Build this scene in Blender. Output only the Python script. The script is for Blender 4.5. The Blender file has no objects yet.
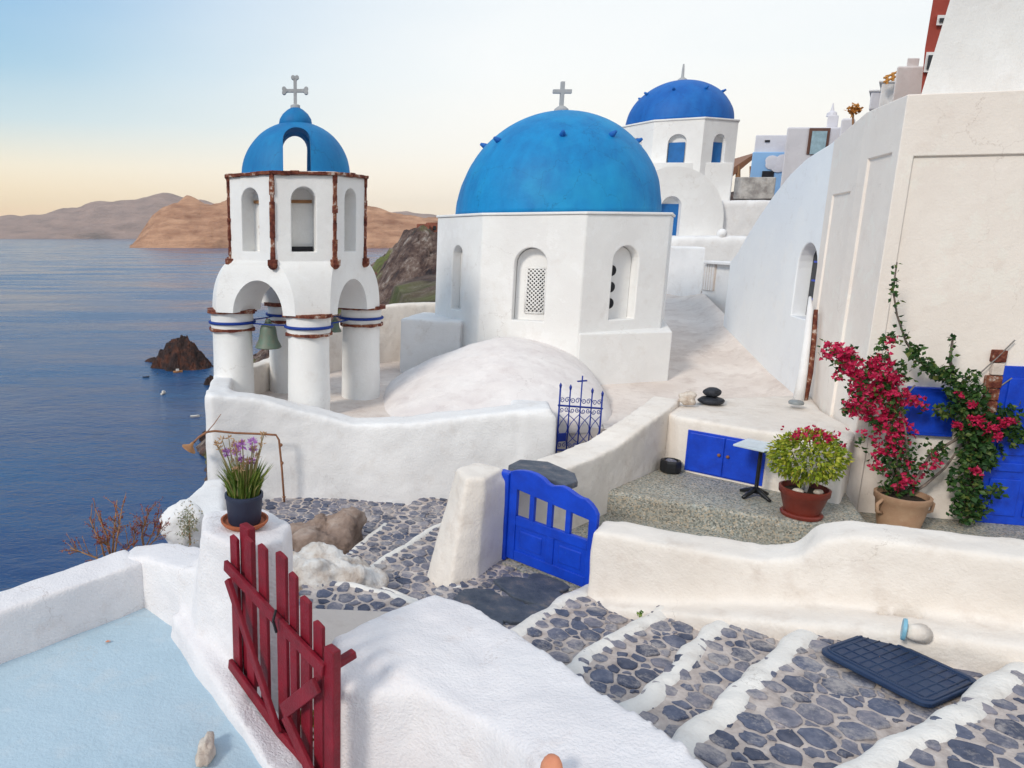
import bpy, bmesh, math, random
from mathutils import Vector, Matrix, noise as mnoise

R = math.radians
PI = math.pi
sc = bpy.context.scene
col = sc.collection
rng = random.Random(7)

# ------------------------------------------------------------------ camera, sky, sun, exposure
PITCH = math.atan(149 / 714)
CP, SP = math.cos(PITCH), math.sin(PITCH)
cd = bpy.data.cameras.new('camera')
cam = bpy.data.objects.new('camera', cd)
col.objects.link(cam)
cam.location = (0, 0, 0)
cam.rotation_euler = (R(90) - PITCH, 0, 0)
cd.sensor_width = 36
cd.lens = 714 / 1024 * 36
cd.shift_x = 182 / 1024
cd.clip_start = 0.05
cd.clip_end = 120000
sc.camera = cam

W = bpy.data.worlds.new('World')
sc.world = W
W.use_nodes = True
SUN_ELEV, SUN_AZ = 33, -132          # azimuth measured from +Y towards +X


def world_nodes():
    nt = W.node_tree
    nt.nodes.clear()
    L = nt.links.new
    out = nt.nodes.new('ShaderNodeOutputWorld')
    bg = nt.nodes.new('ShaderNodeBackground')
    bg.inputs[1].default_value = 1.0
    sky = nt.nodes.new('ShaderNodeTexSky')
    sky.sky_type = 'NISHITA'
    sky.sun_disc = False
    sky.sun_elevation = R(SUN_ELEV)
    sky.sun_rotation = R(SUN_AZ)
    sky.dust_density = 2.0
    tc = nt.nodes.new('ShaderNodeTexCoord')
    sx = nt.nodes.new('ShaderNodeSeparateXYZ')
    L(tc.outputs['Generated'], sx.inputs[0])

    def ramp(stops):
        r = nt.nodes.new('ShaderNodeValToRGB')
        e = r.color_ramp.elements
        while len(e) < len(stops):
            e.new(0.5)
        for i, (p, c) in enumerate(stops):
            e[i].position = p
            e[i].color = (*c, 1)
        L(sx.outputs['Z'], r.inputs[0])
        return r
    left = ramp([(0.0, (1.0, .60, .33)), (.04, (1.05, .80, .46)), (.085, (.92, .83, .63)), (.14, (.50, .67, .73)),
                 (.20, (.30, .54, .71)), (.28, (.19, .44, .70)), (.7, (.50, .63, .80))])
    right = ramp([(0.0, (1.08, .90, .66)), (.05, (1.05, .95, .80)), (.11, (.97, .94, .87)), (.2, (.90, .92, .91)),
                  (.30, (.84, .88, .90)), (.7, (.72, .77, .84))])
    mr = nt.nodes.new('ShaderNodeMapRange')
    mr.interpolation_type = 'SMOOTHSTEP'
    mr.inputs[1].default_value = -0.60
    mr.inputs[2].default_value = 0.30
    L(sx.outputs['X'], mr.inputs[0])
    # faint veils of high cloud so that the gradient is not perfectly even
    nz = nt.nodes.new('ShaderNodeTexNoise')
    nz.inputs['Scale'].default_value = 2.2
    nz.inputs['Detail'].default_value = 4
    mp = nt.nodes.new('ShaderNodeMapping')
    mp.inputs['Scale'].default_value = (1, 1, 3.5)
    L(tc.outputs['Generated'], mp.inputs[0])
    L(mp.outputs[0], nz.inputs['Vector'])
    ad = nt.nodes.new('ShaderNodeMath')
    ad.operation = 'MULTIPLY_ADD'
    ad.inputs[1].default_value = 0.30
    L(nz.outputs[0], ad.inputs[0])
    sb = nt.nodes.new('ShaderNodeMath')
    sb.operation = 'SUBTRACT'
    sb.inputs[1].default_value = 0.15
    L(mr.outputs[0], sb.inputs[0])
    L(sb.outputs[0], ad.inputs[2])
    mx = nt.nodes.new('ShaderNodeMixRGB')
    L(ad.outputs[0], mx.inputs[0])
    L(left.outputs[0], mx.inputs[1])
    L(right.outputs[0], mx.inputs[2])
    ns = nt.nodes.new('ShaderNodeMixRGB')          # Nishita sky at strength 0.08 blended in
    ns.blend_type = 'MULTIPLY'
    ns.inputs[0].default_value = 1
    ns.inputs[2].default_value = (.08, .08, .08, 1)
    L(sky.outputs[0], ns.inputs[1])
    fin = nt.nodes.new('ShaderNodeMixRGB')
    fin.inputs[0].default_value = 0.06
    L(mx.outputs[0], fin.inputs[1])
    L(ns.outputs[0], fin.inputs[2])
    L(fin.outputs[0], bg.inputs[0])
    L(bg.outputs[0], out.inputs[0])


world_nodes()
sl = bpy.data.lights.new('sun', 'SUN')
sl.energy = 1.9
sl.angle = R(11)
sl.color = (1.0, .92, .81)
sun = bpy.data.objects.new('sun', sl)
col.objects.link(sun)
sd = Vector((math.sin(R(SUN_AZ)) * math.cos(R(SUN_ELEV)), math.cos(R(SUN_AZ)) * math.cos(R(SUN_ELEV)), math.sin(R(SUN_ELEV))))
sun.rotation_euler = sd.to_track_quat('Z', 'Y').to_euler()
vs = sc.view_settings
vs.view_transform = 'Standard'
vs.look = 'None'
vs.exposure = 0.25
vs.gamma = 1
vs.use_curve_mapping = False


# ------------------------------------------------------------------ geometry helpers
def ray(u, v):
    a = (u - 330) / 714
    b = (384 - v) / 714
    return Vector((a, CP + b * SP, -SP + b * CP))


def P(u, v, Y):            # world point seen at (u, v) at forward distance Y
    d = ray(u, v)
    return d * (Y / d.y)


def G(u, v, z):            # world point seen at (u, v) at height z
    d = ray(u, v)
    return d * (z / d.z)


class MB:
    def __init__(s):
        s.v = []
        s.f = []

    def add(s, vs_, fs):
        n = len(s.v)
        s.v += [tuple(p) for p in vs_]
        s.f += [tuple(i + n for i in f) for f in fs]

    def box(s, c, size, rz=0, rx=0, ry=0):
        m = Matrix.Rotation(rz, 3, 'Z') @ Matrix.Rotation(ry, 3, 'Y') @ Matrix.Rotation(rx, 3, 'X')
        c = Vector(c)
        h = Vector(size) / 2
        p = [c + m @ Vector((x * h.x, y * h.y, z * h.z)) for z in (-1, 1) for y in (-1, 1) for x in (-1, 1)]
        s.add(p, [(0, 2, 3, 1), (4, 5, 7, 6), (0, 1, 5, 4), (2, 6, 7, 3), (0, 4, 6, 2), (1, 3, 7, 5)])
        return s

    def prism(s, poly, z0, z1):
        """poly: ccw list of (x, y) ; z0 / z1 numbers or functions of (x, y)"""
        area = sum(poly[i][0] * poly[(i + 1) % len(poly)][1] - poly[(i + 1) % len(poly)][0] * poly[i][1] for i in range(len(poly)))
        if area < 0:
            poly = poly[::-1]
        n = len(poly)
        f0 = z0 if callable(z0) else (lambda x, y: z0)
        f1 = z1 if callable(z1) else (lambda x, y: z1)
        vv = [(p[0], p[1], f0(p[0], p[1])) for p in poly] + [(p[0], p[1], f1(p[0], p[1])) for p in poly]
        s.add(vv, [tuple(range(n))[::-1], tuple(range(n, 2 * n))] + [(i, (i + 1) % n, n + (i + 1) % n, n + i) for i in range(n)])
        return s

    def loft(s, rings, cap=True):
        n = len(rings[0])
        vv = [p for r in rings for p in r]
        fs = []
        for k in range(len(rings) - 1):
            for i in range(n):
                j = (i + 1) % n
                fs.append((k * n + i, k * n + j, (k + 1) * n + j, (k + 1) * n + i))
        if cap:
            fs.append(tuple(range(n))[::-1])
            fs.append(tuple((len(rings) - 1) * n + i for i in range(n)))
        s.add(vv, fs)
        return s

    def tube(s, pts, r, n=8, cap=True):
        pts = [Vector(p) for p in pts]
        rr = r if isinstance(r, (list, tuple)) else [r] * len(pts)
        rings = []
        up = None
        for i, p in enumerate(pts):
            t = (pts[min(i + 1, len(pts) - 1)] - pts[max(i - 1, 0)]).normalized()
            if up is None:
                up = Vector((0, 0, 1)) if abs(t.z) < .9 else Vector((1, 0, 0))
            x = t.cross(up).normalized()
            y = x.cross(t).normalized()
            up = y
            rings.append([p + (x * math.cos(2 * PI * k / n) + y * math.sin(2 * PI * k / n)) * rr[i] for k in range(n)])
        return s.loft([r_[::-1] for r_ in rings], cap)

    def lathe(s, prof, c=(0, 0, 0), n=32, m=None):
        """prof: list of (r, z) bottom to top"""
        c = Vector(c)
        rings = []
        for r_, z in prof:
            ring = [Vector((r_ * math.cos(2 * PI * k / n), r_ * math.sin(2 * PI * k / n), z)) for k in range(n)]
            rings.append([(m @ q if m else q) + c for q in ring])
        return s.loft(rings, True)

    def sphere(s, c, r, seg=16, rings=10, jitter=0, seed=0, freq=1.0):
        c = Vector(c)
        rad = Vector(r) if isinstance(r, (tuple, list)) else Vector((r, r, r))
        rs = []
        for i in range(1, rings):
            th = PI * i / rings
            ring = []
            for k in range(seg):
                ph = 2 * PI * k / seg
                d = Vector((math.sin(th) * math.cos(ph), math.sin(th) * math.sin(ph), -math.cos(th)))
                f = 1 + jitter * mnoise.noise(d * freq + Vector((seed, seed * 1.7, seed * .3)))
                ring.append(c + Vector((d.x * rad.x, d.y * rad.y, d.z * rad.z)) * f)
            rs.append(ring)
        n0 = len(s.v)
        vv = [p for r_ in rs for p in r_]
        fs = []
        for k in range(len(rs) - 1):
            for i in range(seg):
                j = (i + 1) % seg
                fs.append((k * seg + i, k * seg + j, (k + 1) * seg + j, (k + 1) * seg + i))
        b = len(vv)
        vv += [c - Vector((0, 0, rad.z)), c + Vector((0, 0, rad.z))]
        for i in range(seg):
            fs.append((b, (i + 1) % seg, i))
            fs.append((b + 1, (len(rs) - 1) * seg + i, (len(rs) - 1) * seg + (i + 1) % seg))
        s.add(vv, fs)
        return s

    def build(s, name, mat, parent=None, smooth=False, bevel=0, seg=2, auto=None):
        me = bpy.data.meshes.new(name)
        me.from_pydata(s.v, [], s.f)
        me.validate()
        if mat:
            me.materials.append(mat)
        o = bpy.data.objects.new(name, me)
        col.objects.link(o)
        if parent:
            o.parent = parent
            if parent.type == 'EMPTY':
                o.matrix_parent_inverse = Matrix.Translation(parent.location).inverted()
        if smooth:
            for p in me.polygons:
                p.use_smooth = True
        if auto:
            me.set_sharp_from_angle(angle=R(auto))
        if bevel:
            b = o.modifiers.new('bevel', 'BEVEL')
            b.width = bevel
            b.segments = seg
            b.limit_method = 'ANGLE'
            b.angle_limit = R(35)
        return o


_clouds = {}


def clouds(size):
    if size not in _clouds:
        t = bpy.data.textures.new('plaster_lumps', 'CLOUDS')
        t.noise_scale = size
        t.noise_depth = 2
        _clouds[size] = t
    return _clouds[size]


def soften(o, voxel=.03, it=6, amp=.02, size=.35):
    """hand plastered look: fuse, round off and make slightly uneven"""
    m = o.modifiers.new('remesh', 'REMESH')
    m.mode = 'VOXEL'
    m.voxel_size = voxel
    m.use_smooth_shade = True
    if it:
        m = o.modifiers.new('smooth', 'SMOOTH')
        m.iterations = it
        m.factor = .5
    if amp:
        m = o.modifiers.new('lumps', 'DISPLACE')
        m.texture = clouds(size)
        m.strength = amp
        m.mid_level = .5
        m.texture_coords = 'GLOBAL'
    return o


def cut(o, cutter, mat=None):
    c = recalc(cutter.build('cutter', mat))
    m = o.modifiers.new('cut', 'BOOLEAN')
    m.object = c
    m.solver = 'EXACT'
    dg = bpy.context.evaluated_depsgraph_get()
    dg.update()
    me = bpy.data.meshes.new_from_object(o.evaluated_get(dg))
    o.modifiers.clear()
    o.data = me
    cm = c.data
    bpy.data.objects.remove(c)
    bpy.data.meshes.remove(cm)
    return o


def tag(o, label=None, cat=None, group=None, kind=None):
    if label:
        o['label'] = label
    if cat:
        o['category'] = cat
    if group:
        o['group'] = group
    if kind:
        o['kind'] = kind
    return o


def thing(name, label, cat, loc=(0, 0, 0), group=None):
    o = bpy.data.objects.new(name, None)
    col.objects.link(o)
    o.location = loc
    o.empty_display_size = .2
    return tag(o, label, cat, group)


def wall_mb(pts, th, mb=None):
    """pts: (x, y, z0, z1); wall of thickness th along the line, mitred"""
    mb = mb or MB()
    n = len(pts)
    rings = []
    for i, p in enumerate(pts):
        a = Vector(pts[max(i - 1, 0)][:2])
        b = Vector(pts[min(i + 1, n - 1)][:2])
        t = (b - a).normalized()
        nn = Vector((-t.y, t.x))
        tw = th if not isinstance(th, (list, tuple)) else th[i]
        h = tw / 2
        l, r = Vector(p[:2]) + nn * h, Vector(p[:2]) - nn * h
        rings.append([(r.x, r.y, p[2]), (l.x, l.y, p[2]), (l.x, l.y, p[3]), (r.x, r.y, p[3])])
    mb.loft(rings)
    return mb


# ------------------------------------------------------------------ materials
def newmat(name):
    m = bpy.data.materials.new(name)
    m.use_nodes = True
    nt = m.node_tree
    return m, nt, nt.nodes['Principled BSDF'], nt.links.new


def nnoise(nt, scale, detail=4, rough=.55, vec=None):
    n = nt.nodes.new('ShaderNodeTexNoise')
    n.inputs['Scale'].default_value = scale
    n.inputs['Detail'].default_value = detail
    n.inputs['Roughness'].default_value = rough
    if vec is None:
        g = nt.nodes.new('ShaderNodeNewGeometry')
        vec = g.outputs['Position']
    nt.links.new(vec, n.inputs['Vector'])
    return n


def nramp(nt, src, stops):
    r = nt.nodes.new('ShaderNodeValToRGB')
    e = r.color_ramp.elements
    while len(e) < len(stops):
        e.new(.5)
    for i, (p, c) in enumerate(stops):
        e[i].position = p
        e[i].color = (*c, 1) if isinstance(c, (tuple, list)) else (c, c, c, 1)
    nt.links.new(src, r.inputs[0])
    return r


def mixc(nt, fac, a, b):
    m = nt.nodes.new('ShaderNodeMixRGB')
    for s, x in ((0, fac), (1, a), (2, b)):
        if hasattr(x, 'links'):
            nt.links.new(x, m.inputs[s])
        elif isinstance(x, (tuple, list)):
            m.inputs[s].default_value = (*x, 1)
        else:
            m.inputs[s].default_value = x
    return m.outputs[0]


def bump(nt, b, hs, strength, dist):
    bn = nt.nodes.new('ShaderNodeBump')
    bn.inputs['Strength'].default_value = strength
    bn.inputs['Distance'].default_value = dist
    nt.links.new(hs, bn.inputs['Height'])
    nt.links.new(bn.outputs[0], b.inputs['Normal'])
    return bn


def plaster(name, c, c2, stain=(.45, .36, .28), amt=.35, bs=.5, rough=.85, fine=38, lo=.58):
    m, nt, b, L = newmat(name)
    n1 = nnoise(nt, .9, 5, .6)
    n2 = nnoise(nt, 3.3, 6, .65)
    base = mixc(nt, nramp(nt, n1.outputs[0], [(.35, 0), (.65, 1)]).outputs[0], c, c2)
    st = nramp(nt, n2.outputs[0], [(lo, 0), (.80, amt)])
    base = mixc(nt, st.outputs[0], base, stain)
    # fine grime specks
    n4 = nnoise(nt, 26, 3, .7)
    sp = nramp(nt, n4.outputs[0], [(.66, 0), (.78, amt * .8)])
    base = mixc(nt, sp.outputs[0], base, stain)
    # hairline cracks, only here and there
    g = nt.nodes.new('ShaderNodeNewGeometry')
    vo = nt.nodes.new('ShaderNodeTexVoronoi')
    vo.feature = 'DISTANCE_TO_EDGE'
    vo.inputs['Scale'].default_value = 1.35
    nd = nnoise(nt, 4, 6, .65)
    wv = nt.nodes.new('ShaderNodeMixRGB')
    wv.inputs[0].default_value = .3
    L(g.outputs['Position'], wv.inputs[1])
    L(nd.outputs['Color'], wv.inputs[2])
    L(wv.outputs[0], vo.inputs['Vector'])
    cr = nramp(nt, vo.outputs['Distance'], [(0, .5), (.0045, 0)])
    nk = nnoise(nt, .7, 3, .5)
    km = nramp(nt, nk.outputs[0], [(.52, 0), (.62, 1)])
    cf = nt.nodes.new('ShaderNodeMath')
    cf.operation = 'MULTIPLY'
    L(cr.outputs[0], cf.inputs[0])
    L(km.outputs[0], cf.inputs[1])
    base = mixc(nt, cf.outputs[0], base, tuple(x * .7 for x in stain))
    # patches of newer limewash with crisp edges
    n6 = nnoise(nt, 1.7, 7, .7)
    base = mixc(nt, nramp(nt, n6.outputs[0], [(.565, 0), (.585, .35)]).outputs[0], base, tuple(min(.84, x * 1.06) for x in c))
    L(base, b.inputs['Base Color'])
    b.inputs['Roughness'].default_value = rough
    b.inputs['Specular IOR Level'].default_value = .25
    n3 = nnoise(nt, fine, 5, .6)
    n5 = nnoise(nt, 6, 3, .5)
    ad = nt.nodes.new('ShaderNodeMath')
    ad.operation = 'MULTIPLY_ADD'
    L(n5.outputs[0], ad.inputs[0])
    ad.inputs[1].default_value = 1.6
    L(n3.outputs[0], ad.inputs[2])
    bump(nt, b, ad.outputs[0], bs, .012)
    return m


def paint(name, c, c2=None, rough=.45, scale=6, bs=.15, spec=.4, worn=None, wamt=.6):
    m, nt, b, L = newmat(name)
    c2 = c2 or tuple(x * .75 for x in c)
    n1 = nnoise(nt, scale, 5, .6)
    base = mixc(nt, nramp(nt, n1.outputs[0], [(.35, 0), (.68, 1)]).outputs[0], c, c2)
    if worn:
        n4 = nnoise(nt, scale * 5, 5, .7)
        base = mixc(nt, nramp(nt, n4.outputs[0], [(.62, 0), (.72, wamt)]).outputs[0], base, worn)
    L(base, b.inputs['Base Color'])
    b.inputs['Roughness'].default_value = rough
    b.inputs['Specular IOR Level'].default_value = spec
    n3 = nnoise(nt, scale * 9, 4, .6)
    bump(nt, b, n3.outputs[0], bs, .006)
    return m


def rock(name, stops, scale=3, bs=.9, dist=.05, rough=.9, island=False):
    m, nt, b, L = newmat(name)
    n1 = nnoise(nt, scale, 8, .65)
    cr = nramp(nt, n1.outputs[0], stops)
    c = cr.outputs[0]
    if island:
        g = nt.nodes.new('ShaderNodeNewGeometry')
        rp = nramp(nt, g.outputs['Random Per Island'], [(0, .55), (.5, 1.0), (1, 1.5)])
        mm = nt.nodes.new('ShaderNodeMixRGB')
        mm.blend_type = 'MULTIPLY'
        mm.inputs[0].default_value = 1
        L(c, mm.inputs[1])
        L(rp.outputs[0], mm.inputs[2])
        c = mm.outputs[0]
    L(c, b.inputs['Base Color'])
    b.inputs['Roughness'].default_value = rough
    b.inputs['Specular IOR Level'].default_value = .3
    n2 = nnoise(nt, scale * 4, 8, .7)
    bump(nt, b, n2.outputs[0], bs, dist)
    return m


def leafmat(name, stops, rough=.5, trans=.25):
    m, nt, b, L = newmat(name)
    g = nt.nodes.new('ShaderNodeNewGeometry')
    r = nramp(nt, g.outputs['Random Per Island'], stops)
    L(r.outputs[0], b.inputs['Base Color'])
    b.inputs['Roughness'].default_value = rough
    b.inputs['Specular IOR Level'].default_value = .3
    tr = nt.nodes.new('ShaderNodeBsdfTranslucent')
    L(r.outputs[0], tr.inputs[0])
    mx = nt.nodes.new('ShaderNodeMixShader')
    mx.inputs[0].default_value = trans
    out = nt.nodes['Material Output']
    L(b.outputs[0], mx.inputs[1])
    L(tr.outputs[0], mx.inputs[2])
    L(mx.outputs[0], out.inputs[0])
    return m


M = {}
M['white'] = plaster('whitewash', (.80, .79, .79), (.72, .71, .71), (.46, .38, .32), .35, bs=.6, lo=.55)
M['white_church'] = plaster('church_whitewash', (.81, .81, .80), (.75, .74, .73), (.52, .44, .38), .28, bs=.42, lo=.57)
M['warm_white'] = plaster('warm_whitewash', (.80, .74, .68), (.72, .655, .59), (.45, .35, .28), .45, bs=.6, lo=.54)
M['stair_white'] = plaster('bluish_whitewash', (.82, .84, .86), (.78, .80, .83), (.52, .46, .42), .25, bs=.35, lo=.58)
M['white_rough'] = plaster('rough_whitewash', (.79, .765, .775), (.73, .70, .715), (.50, .38, .33), .38, bs=.9, fine=55)
M['cream'] = plaster('cream_plaster', (.84, .775, .715), (.79, .72, .66), (.58, .46, .39), .28, bs=.35, lo=.56)
M['stained'] = plaster('stained_plaster', (.76, .69, .64), (.64, .56, .51), (.38, .28, .24), .5, bs=.7, lo=.5)
M['beige_wall'] = plaster('beige_plaster', (.66, .58, .52), (.58, .50, .45), (.36, .28, .23), .45, bs=.6, lo=.52)
M['vault'] = plaster('weathered_vault', (.79, .75, .73), (.70, .645, .63), (.46, .38, .37), .42, bs=.4, lo=.52)
M['blue_floor'] = plaster('pale_blue_floor', (.44, .56, .645), (.39, .515, .60), (.58, .60, .61), .5, bs=.6, lo=.52)

def domemat(name, c0, c1, fade):
    m, nt, b, L = newmat(name)
    g = nt.nodes.new('ShaderNodeNewGeometry')
    mp = nt.nodes.new('ShaderNodeMapping')
    mp.inputs['Scale'].default_value = (1, 1, .28)
    L(g.outputs['Position'], mp.inputs[0])
    n1 = nnoise(nt, 2.2, 7, .65, mp.outputs[0])
    n2 = nnoise(nt, 1.1, 5, .6)
    n3 = nnoise(nt, 14, 6, .7)
    c = mixc(nt, nramp(nt, n1.outputs[0], [(.35, 0), (.65, 1)]).outputs[0], c0, c1)
    c = mixc(nt, nramp(nt, n2.outputs[0], [(.50, 0), (.72, .55)]).outputs[0], c, fade)
    c = mixc(nt, nramp(nt, n3.outputs[0], [(.64, 0), (.74, .35)]).outputs[0], c, tuple(x * .6 for x in c1))
    vo = nt.nodes.new('ShaderNodeTexVoronoi')
    vo.feature = 'DISTANCE_TO_EDGE'
    vo.inputs['Scale'].default_value = 1.1
    nd = nnoise(nt, 3, 5, .6)
    wv = nt.nodes.new('ShaderNodeMixRGB')
    wv.inputs[0].default_value = .35
    L(g.outputs['Position'], wv.inputs[1])
    L(nd.outputs['Color'], wv.inputs[2])
    L(wv.outputs[0], vo.inputs['Vector'])
    cr = nramp(nt, vo.outputs['Distance'], [(0, .45), (.006, 0)])
    c = mixc(nt, cr.outputs[0], c, tuple(x * .4 for x in c1))
    L(c, b.inputs['Base Color'])
    b.inputs['Roughness'].default_value = .62
    b.inputs['Specular IOR Level'].default_value = .35
    n4 = nnoise(nt, 9, 6, .65)
    bump(nt, b, n4.outputs[0], .5, .02)
    return m


M['dome'] = domemat('dome_blue', (.002, .235, .53), (.002, .165, .42), (.014, .32, .58))
M['cupola'] = domemat('cupola_blue', (.002, .19, .44), (.002, .13, .35), (.012, .25, .50))
M['dome_unused'] = paint('dome_blue', (.003, .185, .52), (.003, .13, .42), rough=.6, scale=1.3, bs=.5, worn=(.012, .25, .56), wamt=.35)
M['dome_deep'] = domemat('deep_dome_blue', (.005, .13, .46), (.004, .095, .38), (.014, .17, .50))
M['gate_blue'] = paint('gate_blue', (.004, .06, .58), (.003, .04, .42), rough=.42, scale=5, bs=.35, worn=(.02, .12, .58), wamt=.55)
M['iron_blue'] = paint('iron_blue', (.006, .03, .28), rough=.45, scale=8)
M['shutter_blue'] = paint('shutter_blue', (.01, .14, .42), rough=.5, scale=5)
M['rope_blue'] = paint('rope_blue', (.006, .04, .28), rough=.7, scale=30)
M['red_wood'] = paint('red_wood', (.215, .003, .016), (.14, .002, .011), rough=.55, scale=7, bs=.8, worn=(.08, .012, .015), wamt=.8)
M['redstone'] = rock('red_lava_stone', [(.3, (.05, .014, .01)), (.47, (.17, .045, .03)), (.57, (.28, .11, .06)), (.66, (.60, .52, .47))], 9, 1, .03)
M['bronze'] = paint('green_bronze', (.10, .17, .13), (.16, .17, .13), rough=.55, scale=12, spec=.5)
M['steel'] = paint('grey_metal', (.26, .28, .29), rough=.45, scale=9)
M['crossgrey'] = plaster('cross_grey', (.42, .43, .44), (.34, .35, .36), (.2, .2, .2), .3, bs=.5)
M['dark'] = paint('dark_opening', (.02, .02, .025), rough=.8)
M['greydark'] = paint('dark_plastic', (.03, .032, .04), rough=.5, scale=9)
M['black'] = paint('black_iron', (.012, .013, .016), rough=.4, scale=12, bs=.4)
M['terracotta'] = paint('terracotta', (.42, .12, .05), (.33, .09, .035), rough=.75, scale=8, bs=.4, worn=(.5, .3, .2), wamt=.4)
M['terracotta_pale'] = paint('pale_terracotta', (.42, .27, .17), (.36, .21, .13), rough=.8, scale=6, bs=.5, worn=(.6, .5, .4), wamt=.4)
M['red_pot'] = paint('red_glazed_pot', (.19, .03, .018), (.13, .02, .013), rough=.4, scale=6, bs=.2)
M['soil'] = rock('soil', [(.3, (.02, .015, .01)), (.7, (.08, .055, .04))], 20, 1, .03)
M['slate_pot'] = paint('slate_pot', (.03, .04, .075), (.025, .03, .06), rough=.55, scale=8)
M['stone'] = rock('cobble_stone', [(.3, (.05, .06, .085)), (.5, (.12, .125, .155)), (.7, (.22, .205, .215))], 6, .9, .02, .7, island=True)
M['mortar'] = rock('mortar', [(.3, (.32, .265, .245)), (.5, (.52, .45, .415)), (.7, (.68, .61, .57))], 7, .9, .02)

def cobblemat():
    m, nt, b, L = newmat('cobble_stone')
    n1 = nnoise(nt, 7, 8, .68)
    c = nramp(nt, n1.outputs[0], [(.3, (.05, .065, .105)), (.5, (.125, .14, .185)), (.7, (.26, .255, .275))]).outputs[0]
    g = nt.nodes.new('ShaderNodeNewGeometry')
    rp = nramp(nt, g.outputs['Random Per Island'], [(0, (.45, .48, .6)), (.35, (.8, .85, 1.0)), (.7, (1.15, 1.05, 1.05)), (1, (1.7, 1.5, 1.4))])
    mm = nt.nodes.new('ShaderNodeMixRGB')
    mm.blend_type = 'MULTIPLY'
    mm.inputs[0].default_value = 1
    L(c, mm.inputs[1])
    L(rp.outputs[0], mm.inputs[2])
    n2 = nnoise(nt, 2.6, 7, .72)
    n3 = nnoise(nt, 40, 4, .7)
    ad = nt.nodes.new('ShaderNodeMath')
    ad.operation = 'MULTIPLY_ADD'
    ad.inputs[1].default_value = .35
    L(n3.outputs[0], ad.inputs[0])
    L(n2.outputs[0], ad.inputs[2])
    ww = nramp(nt, ad.outputs[0], [(.66, 0), (.82, .65)])
    L(mixc(nt, ww.outputs[0], mm.outputs[0], (.52, .47, .44)), b.inputs['Base Color'])
    b.inputs['Roughness'].default_value = .7
    bump(nt, b, nnoise(nt, 30, 8, .75).outputs[0], 1, .012)
    return m


M['stone'] = cobblemat()
M['slab'] = rock('slate_slab', [(.3, (.045, .06, .09)), (.55, (.10, .115, .145)), (.75, (.24, .2, .19))], 6, .9, .02, .65)
M['boulder'] = rock('brown_boulder', [(.3, (.14, .10, .085)), (.5, (.30, .22, .18)), (.7, (.45, .36, .31))], 3, 1, .04)
M['wboulder'] = rock('whitewashed_boulder', [(.3, (.42, .32, .26)), (.46, (.66, .60, .55)), (.6, (.80, .78, .76))], 4, 1, .05)
M['blackrock'] = rock('black_pebble', [(.3, (.01, .012, .016)), (.7, (.035, .038, .05))], 9, .5, .01, .6)
M['palerock'] = rock('pale_rock', [(.3, (.40, .30, .24)), (.55, (.66, .58, .50)), (.7, (.78, .72, .66))], 8, .9, .02)
M['graywall'] = rock('grey_stone_wall', [(.35, (.30, .28, .27)), (.5, (.48, .46, .44)), (.65, (.62, .60, .58))], 2.2, .9, .06)
M['pipe_white'] = paint('white_pipe', (.74, .70, .66), rough=.6, scale=4)
M['cap_blue'] = paint('pale_blue_cap', (.22, .48, .62), rough=.45)
M['tabletop'] = paint('white_tabletop', (.62, .70, .76), rough=.15, scale=3, bs=.02, spec=.5)
M['mat_blue'] = paint('rubber_mat', (.013, .032, .085), (.022, .045, .10), rough=.5, scale=10, bs=.3)
M['rust'] = paint('rusty_metal', (.30, .13, .06), (.2, .09, .05), rough=.6, scale=20)
M['cable'] = paint('grey_cable', (.22, .2, .19), rough=.6)
M['pale_leaf'] = leafmat('pale_grey_leaves', [(0, (.20, .24, .15)), (.5, (.36, .36, .26)), (1, (.45, .33, .22))])
M['leaf'] = leafmat('vine_leaves', [(0, (.012, .045, .012)), (.5, (.03, .085, .02)), (.85, (.07, .14, .03)), (1, (.15, .17, .04))])
M['lime'] = leafmat('lime_leaves', [(0, (.09, .15, .012)), (.5, (.26, .33, .022)), (.85, (.42, .44, .045)), (1, (.5, .45, .07))])
M['bract'] = leafmat('magenta_bracts', [(0, (.36, .006, .05)), (.5, (.62, .015, .095)), (.85, (.72, .04, .14)), (1, (.75, .11, .2))], trans=.4)
M['grassleaf'] = leafmat('grassy_leaves', [(0, (.05, .10, .015)), (.5, (.12, .19, .03)), (.85, (.25, .28, .06)), (1, (.4, .33, .15))])
M['stalk'] = leafmat('flower_stalks', [(0, (.16, .17, .05)), (.5, (.30, .24, .10)), (1, (.38, .30, .16))])
M['purple'] = leafmat('lilac_petals', [(0, (.40, .14, .50)), (.6, (.55, .26, .62)), (1, (.66, .42, .66))])
M['drybud'] = leafmat('dry_buds', [(0, (.25, .12, .06)), (.6, (.42, .24, .13)), (1, (.55, .38, .22))])
M['twig'] = paint('tan_twig', (.35, .20, .10), (.25, .12, .06), rough=.8, scale=20)
M['redbud'] = leafmat('red_buds', [(0, (.18, .02, .02)), (.6, (.30, .05, .04)), (1, (.36, .14, .07))])
M['weed'] = leafmat('weed_leaves', [(0, (.05, .14, .02)), (.6, (.13, .26, .04)), (1, (.3, .36, .08))])
M['bark'] = paint('grey_bark', (.24, .19, .16), (.15, .12, .1), rough=.85, scale=25, bs=.8)
M['yellowbit'] = paint('plain_orange', (.60, .27, .06), rough=.7)  # orange of the skyline bush and roof railing
M['redhouse'] = plaster('red_house_plaster', (.36, .07, .05), (.30, .055, .04), (.2, .05, .04), .3, bs=.4)
M['bluewall'] = plaster('sky_blue_plaster', (.30, .52, .80), (.27, .47, .75), (.5, .5, .55), .2, bs=.3)
M['lavender'] = plaster('lavender_plaster', (.68, .67, .71), (.62, .61, .65), (.4, .36, .42), .2, bs=.3)
M['doorbrown'] = paint('brown_frame', (.16, .08, .06), rough=.7)
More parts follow.
